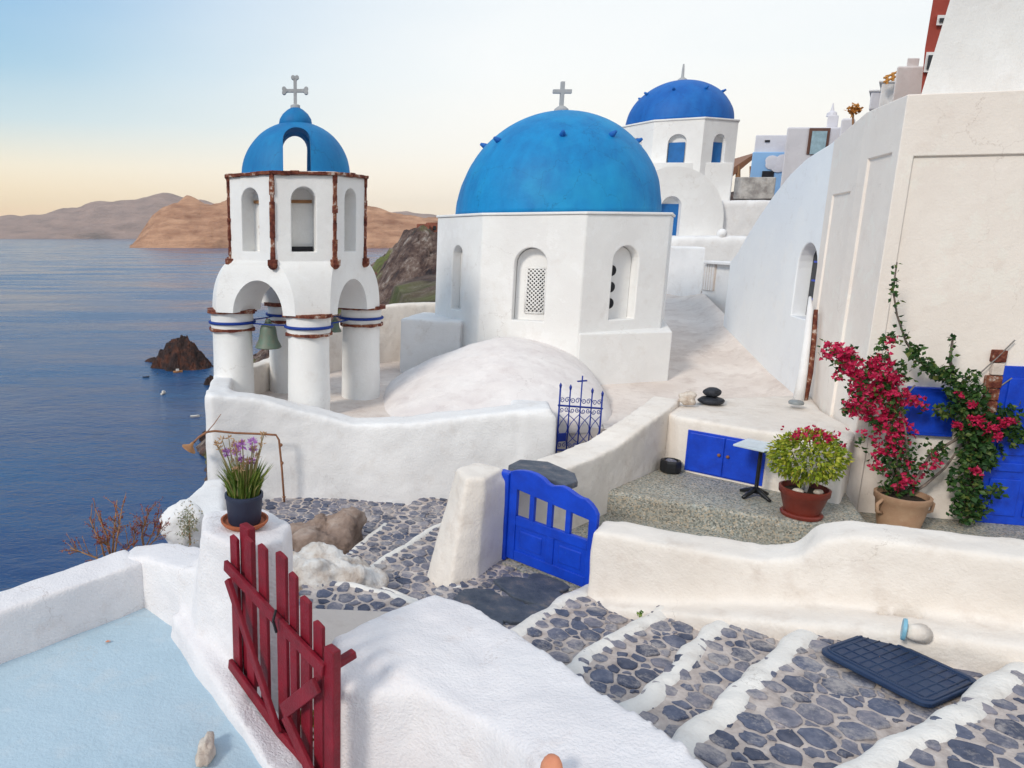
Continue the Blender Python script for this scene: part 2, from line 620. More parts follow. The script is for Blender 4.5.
M['paledoor'] = paint('pale_blue_door', (.36, .52, .60), rough=.5)
M['timber'] = paint('dry_timber', (.38, .20, .09), (.25, .12, .06), rough=.8)
M['boatwhite'] = paint('boat_white', (.72, .68, .62), rough=.4)
M['boatorange'] = paint('boat_orange', (.60, .25, .08), rough=.5)
M['boatdark'] = paint('boat_dark', (.05, .06, .09), rough=.5)
M['clay'] = paint('orange_clay', (.62, .26, .15), (.55, .2, .11), rough=.8, scale=12, bs=.4)


def terrazzo():
    m, nt, b, L = newmat('pebble_terrazzo')
    g = nt.nodes.new('ShaderNodeNewGeometry')
    v = nt.nodes.new('ShaderNodeTexVoronoi')
    v.inputs['Scale'].default_value = 55
    L(g.outputs['Position'], v.inputs['Vector'])
    c = nramp(nt, v.outputs['Color'], [(0, (.07, .07, .06)), (.3, (.20, .21, .19)), (.55, (.36, .38, .35)), (.75, (.44, .36, .26)), (1, (.62, .62, .58))])
    n = nnoise(nt, 2, 4)
    L(mixc(nt, nramp(nt, n.outputs[0], [(.4, 0), (.7, .35)]).outputs[0], c.outputs[0], (.2, .16, .11)), b.inputs['Base Color'])
    b.inputs['Roughness'].default_value = .6
    bump(nt, b, v.outputs['Distance'], .3, .005)
    return m


M['terrazzo'] = terrazzo()


def seamat():
    m, nt, b, L = newmat('sea_water')
    g = nt.nodes.new('ShaderNodeNewGeometry')
    mp = nt.nodes.new('ShaderNodeMapping')
    mp.inputs['Scale'].default_value = (1, 1.6, 1)
    mp.inputs['Rotation'].default_value = (0, 0, R(20))
    L(g.outputs['Position'], mp.inputs[0])
    n1 = nnoise(nt, .16, 6, .65, mp.outputs[0])
    n2 = nnoise(nt, .03, 5, .6, mp.outputs[0])
    ad = nt.nodes.new('ShaderNodeMath')
    ad.operation = 'MULTIPLY_ADD'
    ad.inputs[1].default_value = 2.5
    L(n2.outputs[0], ad.inputs[0])
    L(n1.outputs[0], ad.inputs[2])
    bump(nt, b, ad.outputs[0], .9, 1.1)
    mp2 = nt.nodes.new('ShaderNodeMapping')
    mp2.inputs['Scale'].default_value = (.45, 1.7, 1)
    mp2.inputs['Rotation'].default_value = (0, 0, R(-12))
    L(g.outputs['Position'], mp2.inputs[0])
    n3 = nnoise(nt, .008, 6, .62, mp2.outputs[0])
    pat = nramp(nt, n3.outputs[0], [(.40, 0), (.60, 1)])
    c = mixc(nt, pat.outputs[0], (.002, .035, .135), (.006, .075, .20))
    n4 = nnoise(nt, .05, 6, .7, mp.outputs[0])
    c = mixc(nt, nramp(nt, n4.outputs[0], [(.55, 0), (.75, .5)]).outputs[0], c, (.001, .018, .08))
    L(c, b.inputs['Base Color'])
    rg_ = nramp(nt, n3.outputs[0], [(.40, .10), (.60, .30)])
    L(rg_.outputs[0], b.inputs['Roughness'])
    st_ = nramp(nt, n3.outputs[0], [(.36, .35), (.62, 1.0)])
    L(st_.outputs[0], nt.nodes['Bump'].inputs['Strength'])
    b.inputs['IOR'].default_value = 1.33
    return m


M['sea'] = seamat()


def hillmat(name, a, bcol, s):
    m, nt, b, L = newmat(name)
    g = nt.nodes.new('ShaderNodeNewGeometry')
    mp = nt.nodes.new('ShaderNodeMapping')
    mp.inputs['Scale'].default_value = (1, 1, 4.5)
    L(g.outputs['Position'], mp.inputs[0])
    n = nnoise(nt, s, 9, .66, mp.outputs[0])
    r = nramp(nt, n.outputs[0], [(.33, a), (.67, bcol)])
    L(r.outputs[0], b.inputs['Base Color'])
    b.inputs['Roughness'].default_value = 1
    b.inputs['Specular IOR Level'].default_value = 0
    bump(nt, b, n.outputs[0], 1.0, .2 / s)
    return m


M['farhill'] = hillmat('distant_hills', (.20, .13, .12), (.38, .25, .21), .0016)
M['nearhill'] = hillmat('sunglow_cliffs', (.28, .13, .075), (.60, .34, .21), .004)  # orange-pink sun glow on these hills is put into the base colours


def headmat():
    m, nt, b, L = newmat('headland_rock')
    n = nnoise(nt, .11, 9, .74)
    c = nramp(nt, n.outputs[0], [(.36, (.025, .018, .022)), (.47, (.10, .06, .05)), (.55, (.20, .14, .115)), (.66, (.46, .41, .37))]).outputs[0]
    n2 = nnoise(nt, .02, 5, .6)
    n3 = nnoise(nt, .12, 6, .7)
    g = nramp(nt, n3.outputs[0], [(.3, (.06, .09, .02)), (.6, (.17, .20, .045))]).outputs[0]
    c = mixc(nt, nramp(nt, n2.outputs[0], [(.53, 0), (.60, .85)]).outputs[0], c, g)
    n4 = nnoise(nt, .05, 4, .6)
    c = mixc(nt, nramp(nt, n4.outputs[0], [(.60, 0), (.70, .6)]).outputs[0], c, (.22, .06, .03))
    L(c, b.inputs['Base Color'])
    b.inputs['Roughness'].default_value = .95
    bump(nt, b, n.outputs[0], 1, 4)
    return m


M['headland'] = headmat()


# ================================================================== THE SETTING
SEA = -90
mb = MB()
mb.add([(-60000, -3000, SEA), (60000, -3000, SEA), (60000, 90000, SEA), (-60000, 90000, SEA)], [(0, 1, 2, 3)])
tag(mb.build('sea', M['sea']), kind='structure')


def ridge(name, sil, Y0, depth, mat, seed, rough, kind='structure', n=260):
    """hill range with its shore at distance Y0 and its crest 'depth' behind; sil: (u, v) skyline"""
    mb = MB()
    us = [s[0] for s in sil]
    rows = 26
    verts = []
    for i in range(n + 1):
        u = us[0] + (us[-1] - us[0]) * i / n
        k = max(j for j in range(len(sil)) if us[j] <= u)
        k = min(k, len(sil) - 2)
        t = (u - us[k]) / (us[k + 1] - us[k])
        v = sil[k][1] * (1 - t) + sil[k + 1][1] * t
        for j in range(rows + 1):
            s = j / rows
            Yd = Y0 + depth * (s * 1.9)
            crest = P(u, v, Y0 + depth)
            x = ray(u, 240).x / ray(u, 240).y * Yd
            h = crest.z - SEA
            prof = min(1, s * 1.9)
            prof = (prof ** .75) if s * 1.9 <= 1 else max(0, 1 - (s * 1.9 - 1) * .8)
            wob = mnoise.fractal(Vector((x * rough, Yd * rough, seed)), 1.0, 2.0, 6)
            z = SEA + h * prof * (1 + .13 * wob * (1 if prof < .99 else .2) - .22 * (1 - prof) * abs(mnoise.fractal(Vector((x * rough * 2.2 + .4 * wob, Yd * rough * .25, seed + 4)), 1.0, 2.0, 4))) + (0 if j else -4)
            Yw = Yd + depth * .16 * mnoise.fractal(Vector((x * rough * .8, j * .3, seed + 9)), 1.0, 2.0, 5) * (1 - prof)
            verts.append((x, Yw, z))
    fs = []
    for i in range(n):
        for j in range(rows):
            a = i * (rows + 1) + j
            fs.append((a, a + rows + 1, a + rows + 2, a + 1))
    mb.add(verts, fs)
    return tag(mb.build(name, mat, smooth=True), kind=kind)


ridge('hills', [(-420, 222), (-200, 220), (-80, 219), (0, 216), (45, 214.5), (62, 208.5), (80, 205), (95, 198.5), (110, 201), (140, 195), (165, 194),
                (185, 198), (230, 202), (330, 206), (430, 214), (560, 224), (760, 232)], 17200, 2600, M['farhill'], 3.1, .0011)
ridge('headland_hills', [(129, 247), (136, 240), (145, 227), (155, 214), (163, 208), (172, 204.5), (190, 199), (205, 201), (230, 197), (260, 196), (300, 200),
                         (350, 206), (372, 207), (400, 211), (438, 217), (520, 224), (640, 234), (700, 244)], 5150, 700, M['nearhill'], 5.7, .0045)


# rocky headland below the village, running down to the water, and the islet beyond it
def headland():
    mb = MB()
    nx, ny = 230, 150
    x0, x1, y0, y1 = -110, 125, 230, 520
    fs = []
    vv = []
    prof = [(-400, 0), (-64, 0), (-50, 14), (-34, 30), (-8, 52), (12, 66), (24, 76), (36, 91), (60, 96), (400, 100)]
    for j in range(ny + 1):
        for i in range(nx + 1):
            x = x0 + (x1 - x0) * i / nx
            y = y0 + (y1 - y0) * j / ny
            w = mnoise.fractal(Vector((x * .012, y * .012, 2.2)), .9, 2.0, 4)
            xs = (x + 6 * w) * 370 / (370 + (y - 370) * .6)
            k = max(q for q in range(len(prof) - 1) if prof[q][0] <= xs)
            h = prof[k][1] + (prof[k + 1][1] - prof[k][1]) * (xs - prof[k][0]) / (prof[k + 1][0] - prof[k][0])
            far = max(0, (y - 400) / 110)
            near = max(0, (330 - y) / 100)
            h *= max(0, 1 - far ** 2) * max(0, 1 - near ** 1.5 * .6)
            nz = mnoise.fractal(Vector((x * .03, y * .03, 1.3)), .85, 2.1, 7)
            nz2 = mnoise.ridged_multi_fractal(Vector((x * .018, y * .018, 4.3)), .9, 2.1, 6, 1, 2)
            k = min(1, h / 25)
            nz3 = mnoise.turbulence_vector(Vector((x * .16, y * .16, 7.3)), 5, True).x
            vv.append((x + 5 * nz + 2 * nz3, y + 3 * nz3, SEA - 3 + h + nz * 8 * k + (nz2 - 1.2) * 5 * k + (nz3 - .6) * 7 * k))
    for j in range(ny):
        for i in range(nx):
            a = j * (nx + 1) + i
            fs.append((a, a + 1, a + nx + 2, a + nx + 1))
    mb.add(vv, fs)
    return tag(mb.build('headland', M['headland'], smooth=False), kind='structure')


headland()


def islet(name, c, rx, ry, h, seed):
    mb = MB()
    n = 70
    vv, fs = [], []
    for j in range(n + 1):
        for i in range(n + 1):
            a, b = (i / n * 2 - 1) * 1.25, (j / n * 2 - 1) * 1.25
            r = max(0, math.hypot(a, b) + .22 * mnoise.noise(Vector((a * 2.2, b * 2.2, seed))))
            z = max(0, 1 - r ** 1.7) ** .8 * h
            z *= (.75 + .25 * math.cos(a * 2.5 + .6))
            z += mnoise.fractal(Vector((a * 4, b * 4, seed + 2)), .8, 2.1, 6) * h * .22 * (1 if r < .95 else .0)
            vv.append((c[0] + a * rx, c[1] + b * ry, SEA - .6 + z))
    for j in range(n):
        for i in range(n):
            k = j * (n + 1) + i
            fs.append((k, k + 1, k + n + 2, k + n + 1))
    mb.add(vv, fs)
    return tag(mb.build(name, M['isletrock'], smooth=False), kind='structure')


M['isletrock'] = rock('islet_rock', [(.3, (.016, .012, .015)), (.5, (.05, .028, .025)), (.63, (.14, .05, .03)), (.75, (.22, .17, .15))], .14, 1, 2.5)
pi_ = G(178, 368, SEA)
islet('islet', (pi_.x + 2, pi_.y + 8), 22, 20, 21, 2.2)
p2_ = G(155, 361, SEA)
islet('islet_rocks', (p2_.x, p2_.y), 8, 6, 3.2, 5.1)
p3_ = G(210, 384, SEA)
islet('shore_rocks', (p3_.x + 1, p3_.y), 5, 5, 6, 8.1)
p4_ = G(207, 440, SEA)
islet('shore_rocks', (p4_.x + 1.2, p4_.y), 4.5, 5, 6, 3.3)


# hillside under the village (cliff towards the sea on the left)
def hillside():
    mb = MB()
    nx, ny = 90, 80
    fs, vv = [], []
    for j in range(ny + 1):
        for i in range(nx + 1):
            x = -60 + 130 * i / nx
            y = -25 + 115 * j / ny
            edge = -2.6 + .05 * (y - 5) if y < 12 else -2.2
            d = x - edge
            if d < 0:
                z = -6.2 + d * 1.9
            else:
                z = -6.0 + max(0, x - 8) * .28 + 0
            if y > 24:
                z -= (y - 24) * 1.4 * max(0, min(1, (7 - x) / 9))
            z += .8 * mnoise.fractal(Vector((x * .15, y * .15, 2)), .9, 2, 5) - .4
            vv.append((x, y, max(SEA - 5, z)))
    for j in range(ny):
        for i in range(nx):
            k = j * (nx + 1) + i
            fs.append((k, k + 1, k + nx + 2, k + nx + 1))
    mb.add(vv, fs)
    return tag(mb.build('hillside', M['headland'], smooth=False), kind='structure')


hillside()

# ================================================================== CHURCH TERRACE AND WALLS
TZ = -3.0
mb = MB().prism([(-1.8, 11.35), (0, 11.4), (3.2, 11.05), (4.6, 10.9), (8.0, 11.6), (10.5, 20), (9, 24), (1.2, 19.6), (-0.9, 15.0), (-2.1, 13.2)], -4.2, TZ)
tag(mb.build('church_terrace', M['stained']), kind='structure')
# rising alley between the church and the long stair wall
mb = MB()
al = [(4.2, 10.6), (8.2, 11.2), (8.9, 13.6), (10.6, 20.5), (12, 27), (7.6, 27), (7.6, 19), (6.6, 14.2), (4.2, 12.2)]
az = lambda x, y: -2.98 if y < 13 else -2.98 + (y - 13) * .15
mb2 = MB()
rows = []
for k in range(19):
    y = 10.8 + k * .95
    xl = 4.3 + (y - 10.8) * .28
    xr = 8.15 + max(0, y - 11.8) * .262 + .1
    rows.append([(xl + (xr - xl) * i / 8, y, az(0, y) + .004 + (.35 * max(0, (i - 6) / 2) ** 2 if y > 12.3 else 0)) for i in range(9)])
vv = [p for r_ in rows for p in r_]
fs = [(k * 9 + i, k * 9 + i + 1, k * 9 + i + 10, k * 9 + i + 9) for k in range(18) for i in range(8)]
mb2.add(vv, fs)
tag(mb2.build('alley', M['stained'], smooth=True), kind='structure')

# parapets of the terrace
o = wall_mb([(-1.75, 12.9, -3.6, -2.45), (-0.95, 14.75, -3.6, -2.45), (0.9, 16.9, -3.6, -1.68), (1.6, 17.2, -3.6, -1.62), (2.9, 17.6, -3.6, -1.60)], .32).build('parapet', M['warm_white'])
tag(soften(o, .05, 4, .04), 'low cream white plaster parapet along the far seaward edge of the church terrace', 'parapet')
o = MB().prism([(1.55, 15.6), (2.75, 15.0), (3.4, 15.9), (2.2, 17.0)], -3.2, lambda x, y: -1.78).build('buttress', M['white'])
tag(soften(o, .05, 4, .03), 'plain whitewashed block at the left foot of the large church drum', 'buttress')

# big white retaining wall in front of the terrace
wpts = [(-1.93, 10.95, -5.5, -2.40), (-1.2, 11.2, -5.5, -2.52), (-0.4, 11.25, -5.5, -2.74), (0.4, 11.15, -5.5, -2.92), (1.2, 10.95, -5.5, -2.86), (2.2, 10.75, -5.5, -2.68), (3.35, 10.55, -5.5, -2.50)]
mb = wall_mb(wpts, .55)
mb.prism([(-1.95, 10.75), (-1.6, 11.1), (-1.75, 13.0), (-2.1, 12.8)], -6, -2.42)
mb.prism([(2.9, 10.3), (3.38, 10.22), (3.5, 11.3), (2.9, 11.5)], -5.5, -2.62)
o = mb.build('retaining_wall', M['white'])
tag(soften(o, .045, 8, .05, .6), 'long whitewashed retaining wall below the bell tower and the church terrace', 'wall')

# vaulted roof in front of the drum
mb = MB()
rings = []
n = 40
for k in range(17):
    t = k / 16
    y = 10.95 + 3.15 * t
    e = min(1, (t + .02) / .95)
    w = 2.0 * (.66 + .34 * math.sqrt(max(0, 1 - (1 - e) ** 2.4)))
    h = 1.15 * (.28 + .72 * (1 - (1 - e) ** 1.6))
    xc = 2.85 + .50 * t
    ring = []
    for i in range(n + 1):
        a = PI * i / n
        x, z = math.cos(a), math.sin(a)
        if x < 0:
            z = .45 * z + .55 * (1 + x)        # straighter flank on the left
            x *= 1.12
        ring.append((xc + w * x, y, -3.12 + h * z ** .9))
    rings.append(ring)
mb.loft(rings)
o = mb.build('vaulted_roof', M['vault'], smooth=True)
soften(o, .05, 5, .05, .5)
tag(o, 'low rounded plaster vault bulging from the terrace in front of the large dome', 'vault')

# ------------------------------------------------------------------ arched niches
def arch_poly(w, h, n=12):
    """outline of a round headed opening, local x across, local z up from the sill"""
    r = w / 2
    return [(-r, 0), (r, 0)] + [(r * math.cos(PI * k / n), h - r + r * math.sin(PI * k / n)) for k in range(n + 1)]


def arch_solid(mb, c, ang, w, h, d0, d1, n=12):
    """prism through a wall; ang = direction of the outward normal measured from -Y towards +X; c = sill centre on the wall face"""
    nrm = Vector((math.sin(ang), -math.cos(ang), 0))
    tx = Vector((math.cos(ang), math.sin(ang), 0))
    c = Vector(c)
    A = [c + tx * x + Vector((0, 0, z)) + nrm * d0 for x, z in arch_poly(w, h, n)]
    B = [c + tx * x + Vector((0, 0, z)) + nrm * d1 for x, z in arch_poly(w, h, n)]
    k = len(A)
    mb.add(A + B, [tuple(range(k))[::-1], tuple(range(k, 2 * k))] + [(i, (i + 1) % k, k + (i + 1) % k, k + i) for i in range(k)])


def recalc(o):
    bm = bmesh.new()
    bm.from_mesh(o.data)
    bmesh.ops.recalc_face_normals(bm, faces=bm.faces)
    bm.to_mesh(o.data)
    bm.free()
    return o


def octo(c, Rr, rot, n=8):
    return [(c[0] + Rr * math.sin(R(rot + 360 / n * k)), c[1] - Rr * math.cos(R(rot + 360 / n * k))) for k in range(n)]


def face_at(c, Rr, a, z):
    """point on the flat face whose normal points in direction a (deg)"""
    ap = Rr * math.cos(PI / 8)
    return Vector((c[0] + ap * math.sin(R(a)), c[1] - ap * math.cos(R(a)), z))


def rough_dome(c, r, hz, base_ext=0, seg=64, rings=28, amp=.006):
    mb = MB()
    rs = []
    prof = []
    if base_ext:
        prof.append((r, -base_ext))
    for k in range(rings):
        t = PI / 2 * k / rings
        prof.append((r * math.cos(t), hz * math.sin(t)))
    prof.append((.02, hz))
    for rr, z in prof:
        ring = []
        for i in range(seg):
            a = 2 * PI * i / seg
            d = Vector((rr * math.cos(a), rr * math.sin(a), z))
            f = 1 + amp * mnoise.fractal(d * 1.6 + Vector((c[0], c[1], 0)), 1, 2, 4)
            ring.append(Vector(c) + Vector((d.x * f, d.y * f, d.z)))
        rs.append(ring)
    mb.loft(rs)
    return mb


# ------------------------------------------------------------------ main church
CC, CR, CROT = (4.96, 16.2), 2.56, 41
ch = thing('church', 'large whitewashed church with octagonal drum and bright blue dome in the middle', 'church', (CC[0], CC[1], TZ))
drum = MB().prism(octo(CC, CR, CROT), TZ - .2, .38).build('drum', None, ch)
recalc(drum)
nic = MB()
wins = [(-71.5, -1.58, .44, 1.36), (-26.5, -1.66, .62, 1.42), (18.5, -1.62, .60, 1.42)]
for a, z, w, h in wins:
    arch_solid(nic, face_at(CC, CR, a, z), R(a), w, h, .1, -.30)
for a in (63.5, 108.5, 153.5, 198.5, 243.5):
    arch_solid(nic, face_at(CC, CR, a, -1.38), R(a), .6, 1.4, .1, -.25)
cut(drum, nic)
drum.data.materials.clear()
drum.data.materials.append(M['white_church'])
b = drum.modifiers.new('bevel', 'BEVEL')
b.width = .025
b.segments = 3
b.limit_method = 'ANGLE'
b.angle_limit = R(30)
# thin projecting lip on top of the drum
mb = MB().prism(octo(CC, CR + .035, CROT), .38, .43)
lip = mb.build('cornice', M['white_church'], ch, bevel=.015)
# square base, its corner leaves a sloping ledge below the right face
pa, pb = octo(CC, CR + .02, CROT)[7], octo(CC, CR, CROT)[1]
mb = MB()
bp = [(4.79, 13.60), (6.72, 13.92), (7.40, 16.1), (6.2, 16.6), (5.0, 15)]
mb.prism(bp, TZ - .2, lambda x, y: -1.86 if y < 14.2 else -1.68)
mb.build('base', M['white_church'], ch, bevel=.02)
# window in the middle face: white lattice in front of a dark opening
def face_frame(a):
    return Vector((math.sin(R(a)), -math.cos(R(a)), 0)), Vector((math.cos(R(a)), math.sin(R(a)), 0))


nrm, tx = face_frame(-26.5)
c0 = face_at(CC, CR, -26.5, -1.66)
w = MB()
arch_solid(w, c0 - nrm * .22, R(-26.5), .60, 1.40, 0, -.05)
win = recalc(w.build('window', M['white_church'], ch))
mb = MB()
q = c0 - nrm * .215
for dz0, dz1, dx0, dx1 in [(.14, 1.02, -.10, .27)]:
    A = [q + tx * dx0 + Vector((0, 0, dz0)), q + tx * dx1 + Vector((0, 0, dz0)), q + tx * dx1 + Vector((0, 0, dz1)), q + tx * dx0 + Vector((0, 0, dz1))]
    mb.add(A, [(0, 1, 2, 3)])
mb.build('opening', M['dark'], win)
mb = MB()
k = 0
zz = .14
while zz <= 1.03:
    pass
    zz += .074
step = .074
gx0, gx1, gz0, gz1 = -.10, .27, .14, 1.02
def clipseg(x0, z0, dx, dz):
    lo, hi = -9, 9
    for p0, dd, mn, mxx in ((x0, dx, gx0, gx1), (z0, dz, gz0, gz1)):
        t0, t1 = (mn - p0) / dd, (mxx - p0) / dd
        lo, hi = max(lo, min(t0, t1)), min(hi, max(t0, t1))
    return (lo, hi) if hi > lo + .01 else None


for sgn in (1, -1):
    for k in range(-16, 28):
        x0 = gx0 + k * .078
        s_ = clipseg(x0, gz0 if sgn > 0 else gz0, sgn * 1.0, 1.0)
        if s_:
            a_ = q + nrm * .012 + tx * (x0 + sgn * s_[0]) + Vector((0, 0, gz0 + s_[0]))
            b_ = q + nrm * .012 + tx * (x0 + sgn * s_[1]) + Vector((0, 0, gz0 + s_[1]))
            mb.tube([a_, b_], .0135, 5)
for x0, z0, x1, z1 in ((gx0, gz0, gx1, gz0), (gx0, gz1, gx1, gz1), (gx0, gz0, gx0, gz1), (gx1, gz0, gx1, gz1)):
    mb.tube([q + nrm * .012 + tx * x0 + Vector((0, 0, z0)), q + nrm * .012 + tx * x1 + Vector((0, 0, z1))], .018, 5)
mb.build('lattice', M['white_church'], win, smooth=True)
# window in the right face: plaster panel with three round holes
nrm, tx = face_frame(18.5)
c0 = face_at(CC, CR, 18.5, -1.62)
w = MB()
arch_solid(w, c0 - nrm * .20, R(18.5), .58, 1.40, 0, -.05)
win = recalc(w.build('window', M['white_church'], ch))
for zc in (.30, .62, .94):
    mb = MB()
    q = c0 - nrm * .195 + tx * (-.16) + Vector((0, 0, zc))
    m = Matrix.Rotation(R(18.5), 3, 'Z') @ Matrix.Rotation(R(90), 3, 'X')
    mb.lathe([(.002, -.006), (.105, -.006), (.105, .006), (.002, .006)], q, 20, m)
    mb.build('round_opening', M['dark'], win)
nrm, tx = face_frame(-71.5)
c0 = face_at(CC, CR, -71.5, -1.58)
w = MB()
arch_solid(w, c0 - nrm * .2, R(-71.5), .42, 1.36, 0, -.05)
recalc(w.build('window', M['white_church'], ch))

dome = rough_dome((CC[0], CC[1], .43), 2.15, 2.17, 0, 80, 36, .010).build('dome', M['dome'], ch, smooth=True)
for k in range(8):
    a = R(-68 + 45 * k + (8 if k % 2 else 0))
    t = R(44)
    p = Vector((CC[0] + 2.14 * math.cos(t) * math.sin(a), CC[1] - 2.14 * math.cos(t) * math.cos(a), .43 + 2.14 * math.sin(t)))
    d = Vector((math.sin(a) * .9, -math.cos(a) * .9, .45)).normalized()
    MB().tube([p - d * .06, p + d * .05, p + d * .15], [.075, .06, .028], 7).build('peg', M['dome_deep'], dome, smooth=True)
mb = MB()
ct = .43 + 2.15
mb.lathe([(.16, ct - .02), (.15, ct + .06), (.075, ct + .12), (.05, ct + .13)], (CC[0], CC[1], 0), 16)
mb.box((CC[0], CC[1], ct + .36), (.085, .07, .52))
mb.box((CC[0], CC[1], ct + .42), (.40, .068, .085))
mb.build('cross', M['crossgrey'], ch, bevel=.012)

# ------------------------------------------------------------------ bell tower
BC = Vector((-.59, 12.85, 0))
bt = thing('bell_tower', 'white bell tower on four round columns with open blue dome and red stone trim', 'bell tower', (BC.x, BC.y, TZ))
def pol(a, r, z=0):
    return Vector((BC.x + r * math.sin(R(a)), BC.y - r * math.cos(R(a)), z))


cols = [(14, .96), (109, 1.24), (194, 1.0), (-76, 1.17)]
for ca, cr_ in cols:
    p = pol(ca, cr_)
    pr = [(.365, TZ - .6), (.36, -2.6), (.35, -2.1), (.345, -1.62)]
    c_ = MB()
    rs = []
    for r_, z in pr:
        rs.append([Vector((p.x + r_ * math.cos(2 * PI * k / 28) * (1 + .012 * math.sin(3 * k + z * 4)), p.y + r_ * math.sin(2 * PI * k / 28), z)) for k in range(28)])
    c_.loft(rs)
    co = c_.build('column', M['white_church'], bt, smooth=True, auto=50)
    # capital : white drum with ragged red lava stone rims and a painted blue cord
    k_ = MB().lathe([(.35, -1.62), (.37, -1.60), (.375, -1.36), (.375, -1.28)], p, 28)
    k_.build('capital', M['white_church'], co, smooth=True, auto=40)
    for z0, amp, arc in ((-1.29, .055, 1.0), (-1.61, .045, 1.0)):
        mb = MB()
        ph = rng.random() * 6
        seg = 36
        ring = [[], [], [], []]
        for k in range(seg):
            a = 2 * PI * k / seg
            wv = .5 + .5 * mnoise.noise(Vector((math.cos(a) * 2.3 + ph, math.sin(a) * 2.3, z0 * 3)))
            rr = .345 + .10 * wv + (.035 if z0 > -1.5 else 0)
            hh = amp * (.35 + .9 * wv)
            d = Vector((math.cos(a), math.sin(a), 0))
            ring[0].append(p + d * .36 + Vector((0, 0, z0 - hh * .6)))
            ring[1].append(p + d * rr + Vector((0, 0, z0 - hh * .8)))
            ring[2].append(p + d * rr + Vector((0, 0, z0 + hh * .5)))
            ring[3].append(p + d * .36 + Vector((0, 0, z0 + hh * .5)))
        mb.loft(ring, True)
        mb.build('stone_rim', M['redstone'], co)
    mb = MB()
    mb.tube([p + Vector((math.cos(2 * PI * k / 32) * .392, math.sin(2 * PI * k / 32) * .392, -1.495)) for k in range(33)], .026, 8)
    mb.build('blue_band', M['rope_blue'], co, smooth=True)

# block with the crossing arches
bot = []
for ca, cr_ in cols:
    for s in (-13, 13):
        bot.append((ca + s, (cr_ + (.22 if ca == 109 else .31)) / math.cos(R(13))))
top = [(-15.5, 1.23), (33, 1.23), (76, 1.23), (116, 1.23), (164.5, 1.23), (213, 1.23), (256, 1.23), (296, 1.23)]
bot = [bot[0], bot[1], bot[2], bot[3], bot[4], bot[5], (bot[6][0] + 360, bot[6][1]), (bot[7][0] + 360, bot[7][1])]
rings = []
zb, zt = -1.29, -.42
for k in range(13):
    t = k / 12
    f = math.sqrt(max(0, 1 - (t * .97) ** 2.2))
    f = (f - math.sqrt(1 - .97 ** 2.2)) / (1 - math.sqrt(1 - .97 ** 2.2))
    ring = []
    for (a0, r0), (a1, r1) in zip(bot, top):
        A, B = pol(a0, r0), pol(a1, r1)
        q = B + (A - B) * f
        ring.append((q.x, q.y, zb + (zt - zb) * t))
    rings.append(ring)
mb = MB()
mb.loft(rings)
body = recalc(mb.build('arch_block', None, bt))
cm = MB()
for a in (-31, 59):
    nrm, tx = face_frame(a)
    for side in (0,):
        pts = [(-.47, -.4), (.47, -.4)] + [(.47 * math.cos(PI * k / 20), -.01 + .57 * math.sin(PI * k / 20)) for k in range(21)]
        base = BC + Vector((0, 0, zb))
        A = [base + tx * x + Vector((0, 0, z)) + nrm * 3 for x, z in pts]
        B = [base + tx * x + Vector((0, 0, z)) - nrm * 3 for x, z in pts]
        k = len(A)
        c1 = MB()
        c1.add(A + B, [tuple(range(k))[::-1], tuple(range(k, 2 * k))] + [(i, (i + 1) % k, k + (i + 1) % k, k + i) for i in range(k)])
        cut(body, c1)
body.data.materials.clear()
body.data.materials.append(M['white_church'])
for p_ in body.data.polygons:
    p_.use_smooth = True
body.data.set_sharp_from_angle(angle=R(32))

# octagonal belfry storey
octv = [pol(a, r) for a, r in top]
dr = recalc(MB().prism([(p.x, p.y) for p in octv], -.44, .93).build('belfry', None, bt))
nic = MB()
fcs = []
for i in range(8):
    A, B = octv[i], octv[(i + 1) % 8]
    m_ = (A + B) / 2
    d = B - A
    a = math.atan2(d.y, d.x)
    fcs.append((m_, a, d.length))
    wdt = .40 if d.length > .95 else .34
    arch_solid(nic, Vector((m_.x, m_.y, -.27)), a, wdt, 1.02, .1, -.30 if i != 0 else -.42)
cut(dr, nic)
dr.data.materials.clear()
dr.data.materials.append(M['white_church'])
b = dr.modifiers.new('bevel', 'BEVEL')
b.width = .015
b.segments = 2
b.limit_method = 'ANGLE'
b.angle_limit = R(35)
# sill shadow gap of the middle opening and the springing ledges inside the niches
m_, a, ln = fcs[0]
nrm = Vector((math.sin(a), -math.cos(a), 0))
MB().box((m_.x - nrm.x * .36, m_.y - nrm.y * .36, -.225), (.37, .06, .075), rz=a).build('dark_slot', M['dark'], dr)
for i in (0, 7, 1):
    m_, a, ln = fcs[i]
    nrm = Vector((math.sin(a), -math.cos(a), 0))
    dp = .40 if i == 0 else .28
    MB().box((m_.x - nrm.x * dp, m_.y - nrm.y * dp, .54), (.36, .035, .05), rz=a).build('ledge', M['timber'] if i != 1 else M['white_church'], dr)
mb = MB()
m_, a, ln = fcs[7]
nrm = Vector((math.sin(a), -math.cos(a), 0)); tx = Vector((math.cos(a), math.sin(a), 0))
for k in range(26):
    q = m_ - nrm * .293 + tx * rng.uniform(-.07, .08) + Vector((0, 0, rng.uniform(-.2, .3)))
    mb.sphere(q, (.02 + .02 * rng.random(), .008, .02 + .03 * rng.random()), 7, 5)
mb.build('peeling_patch', M['beige_wall'], dr)
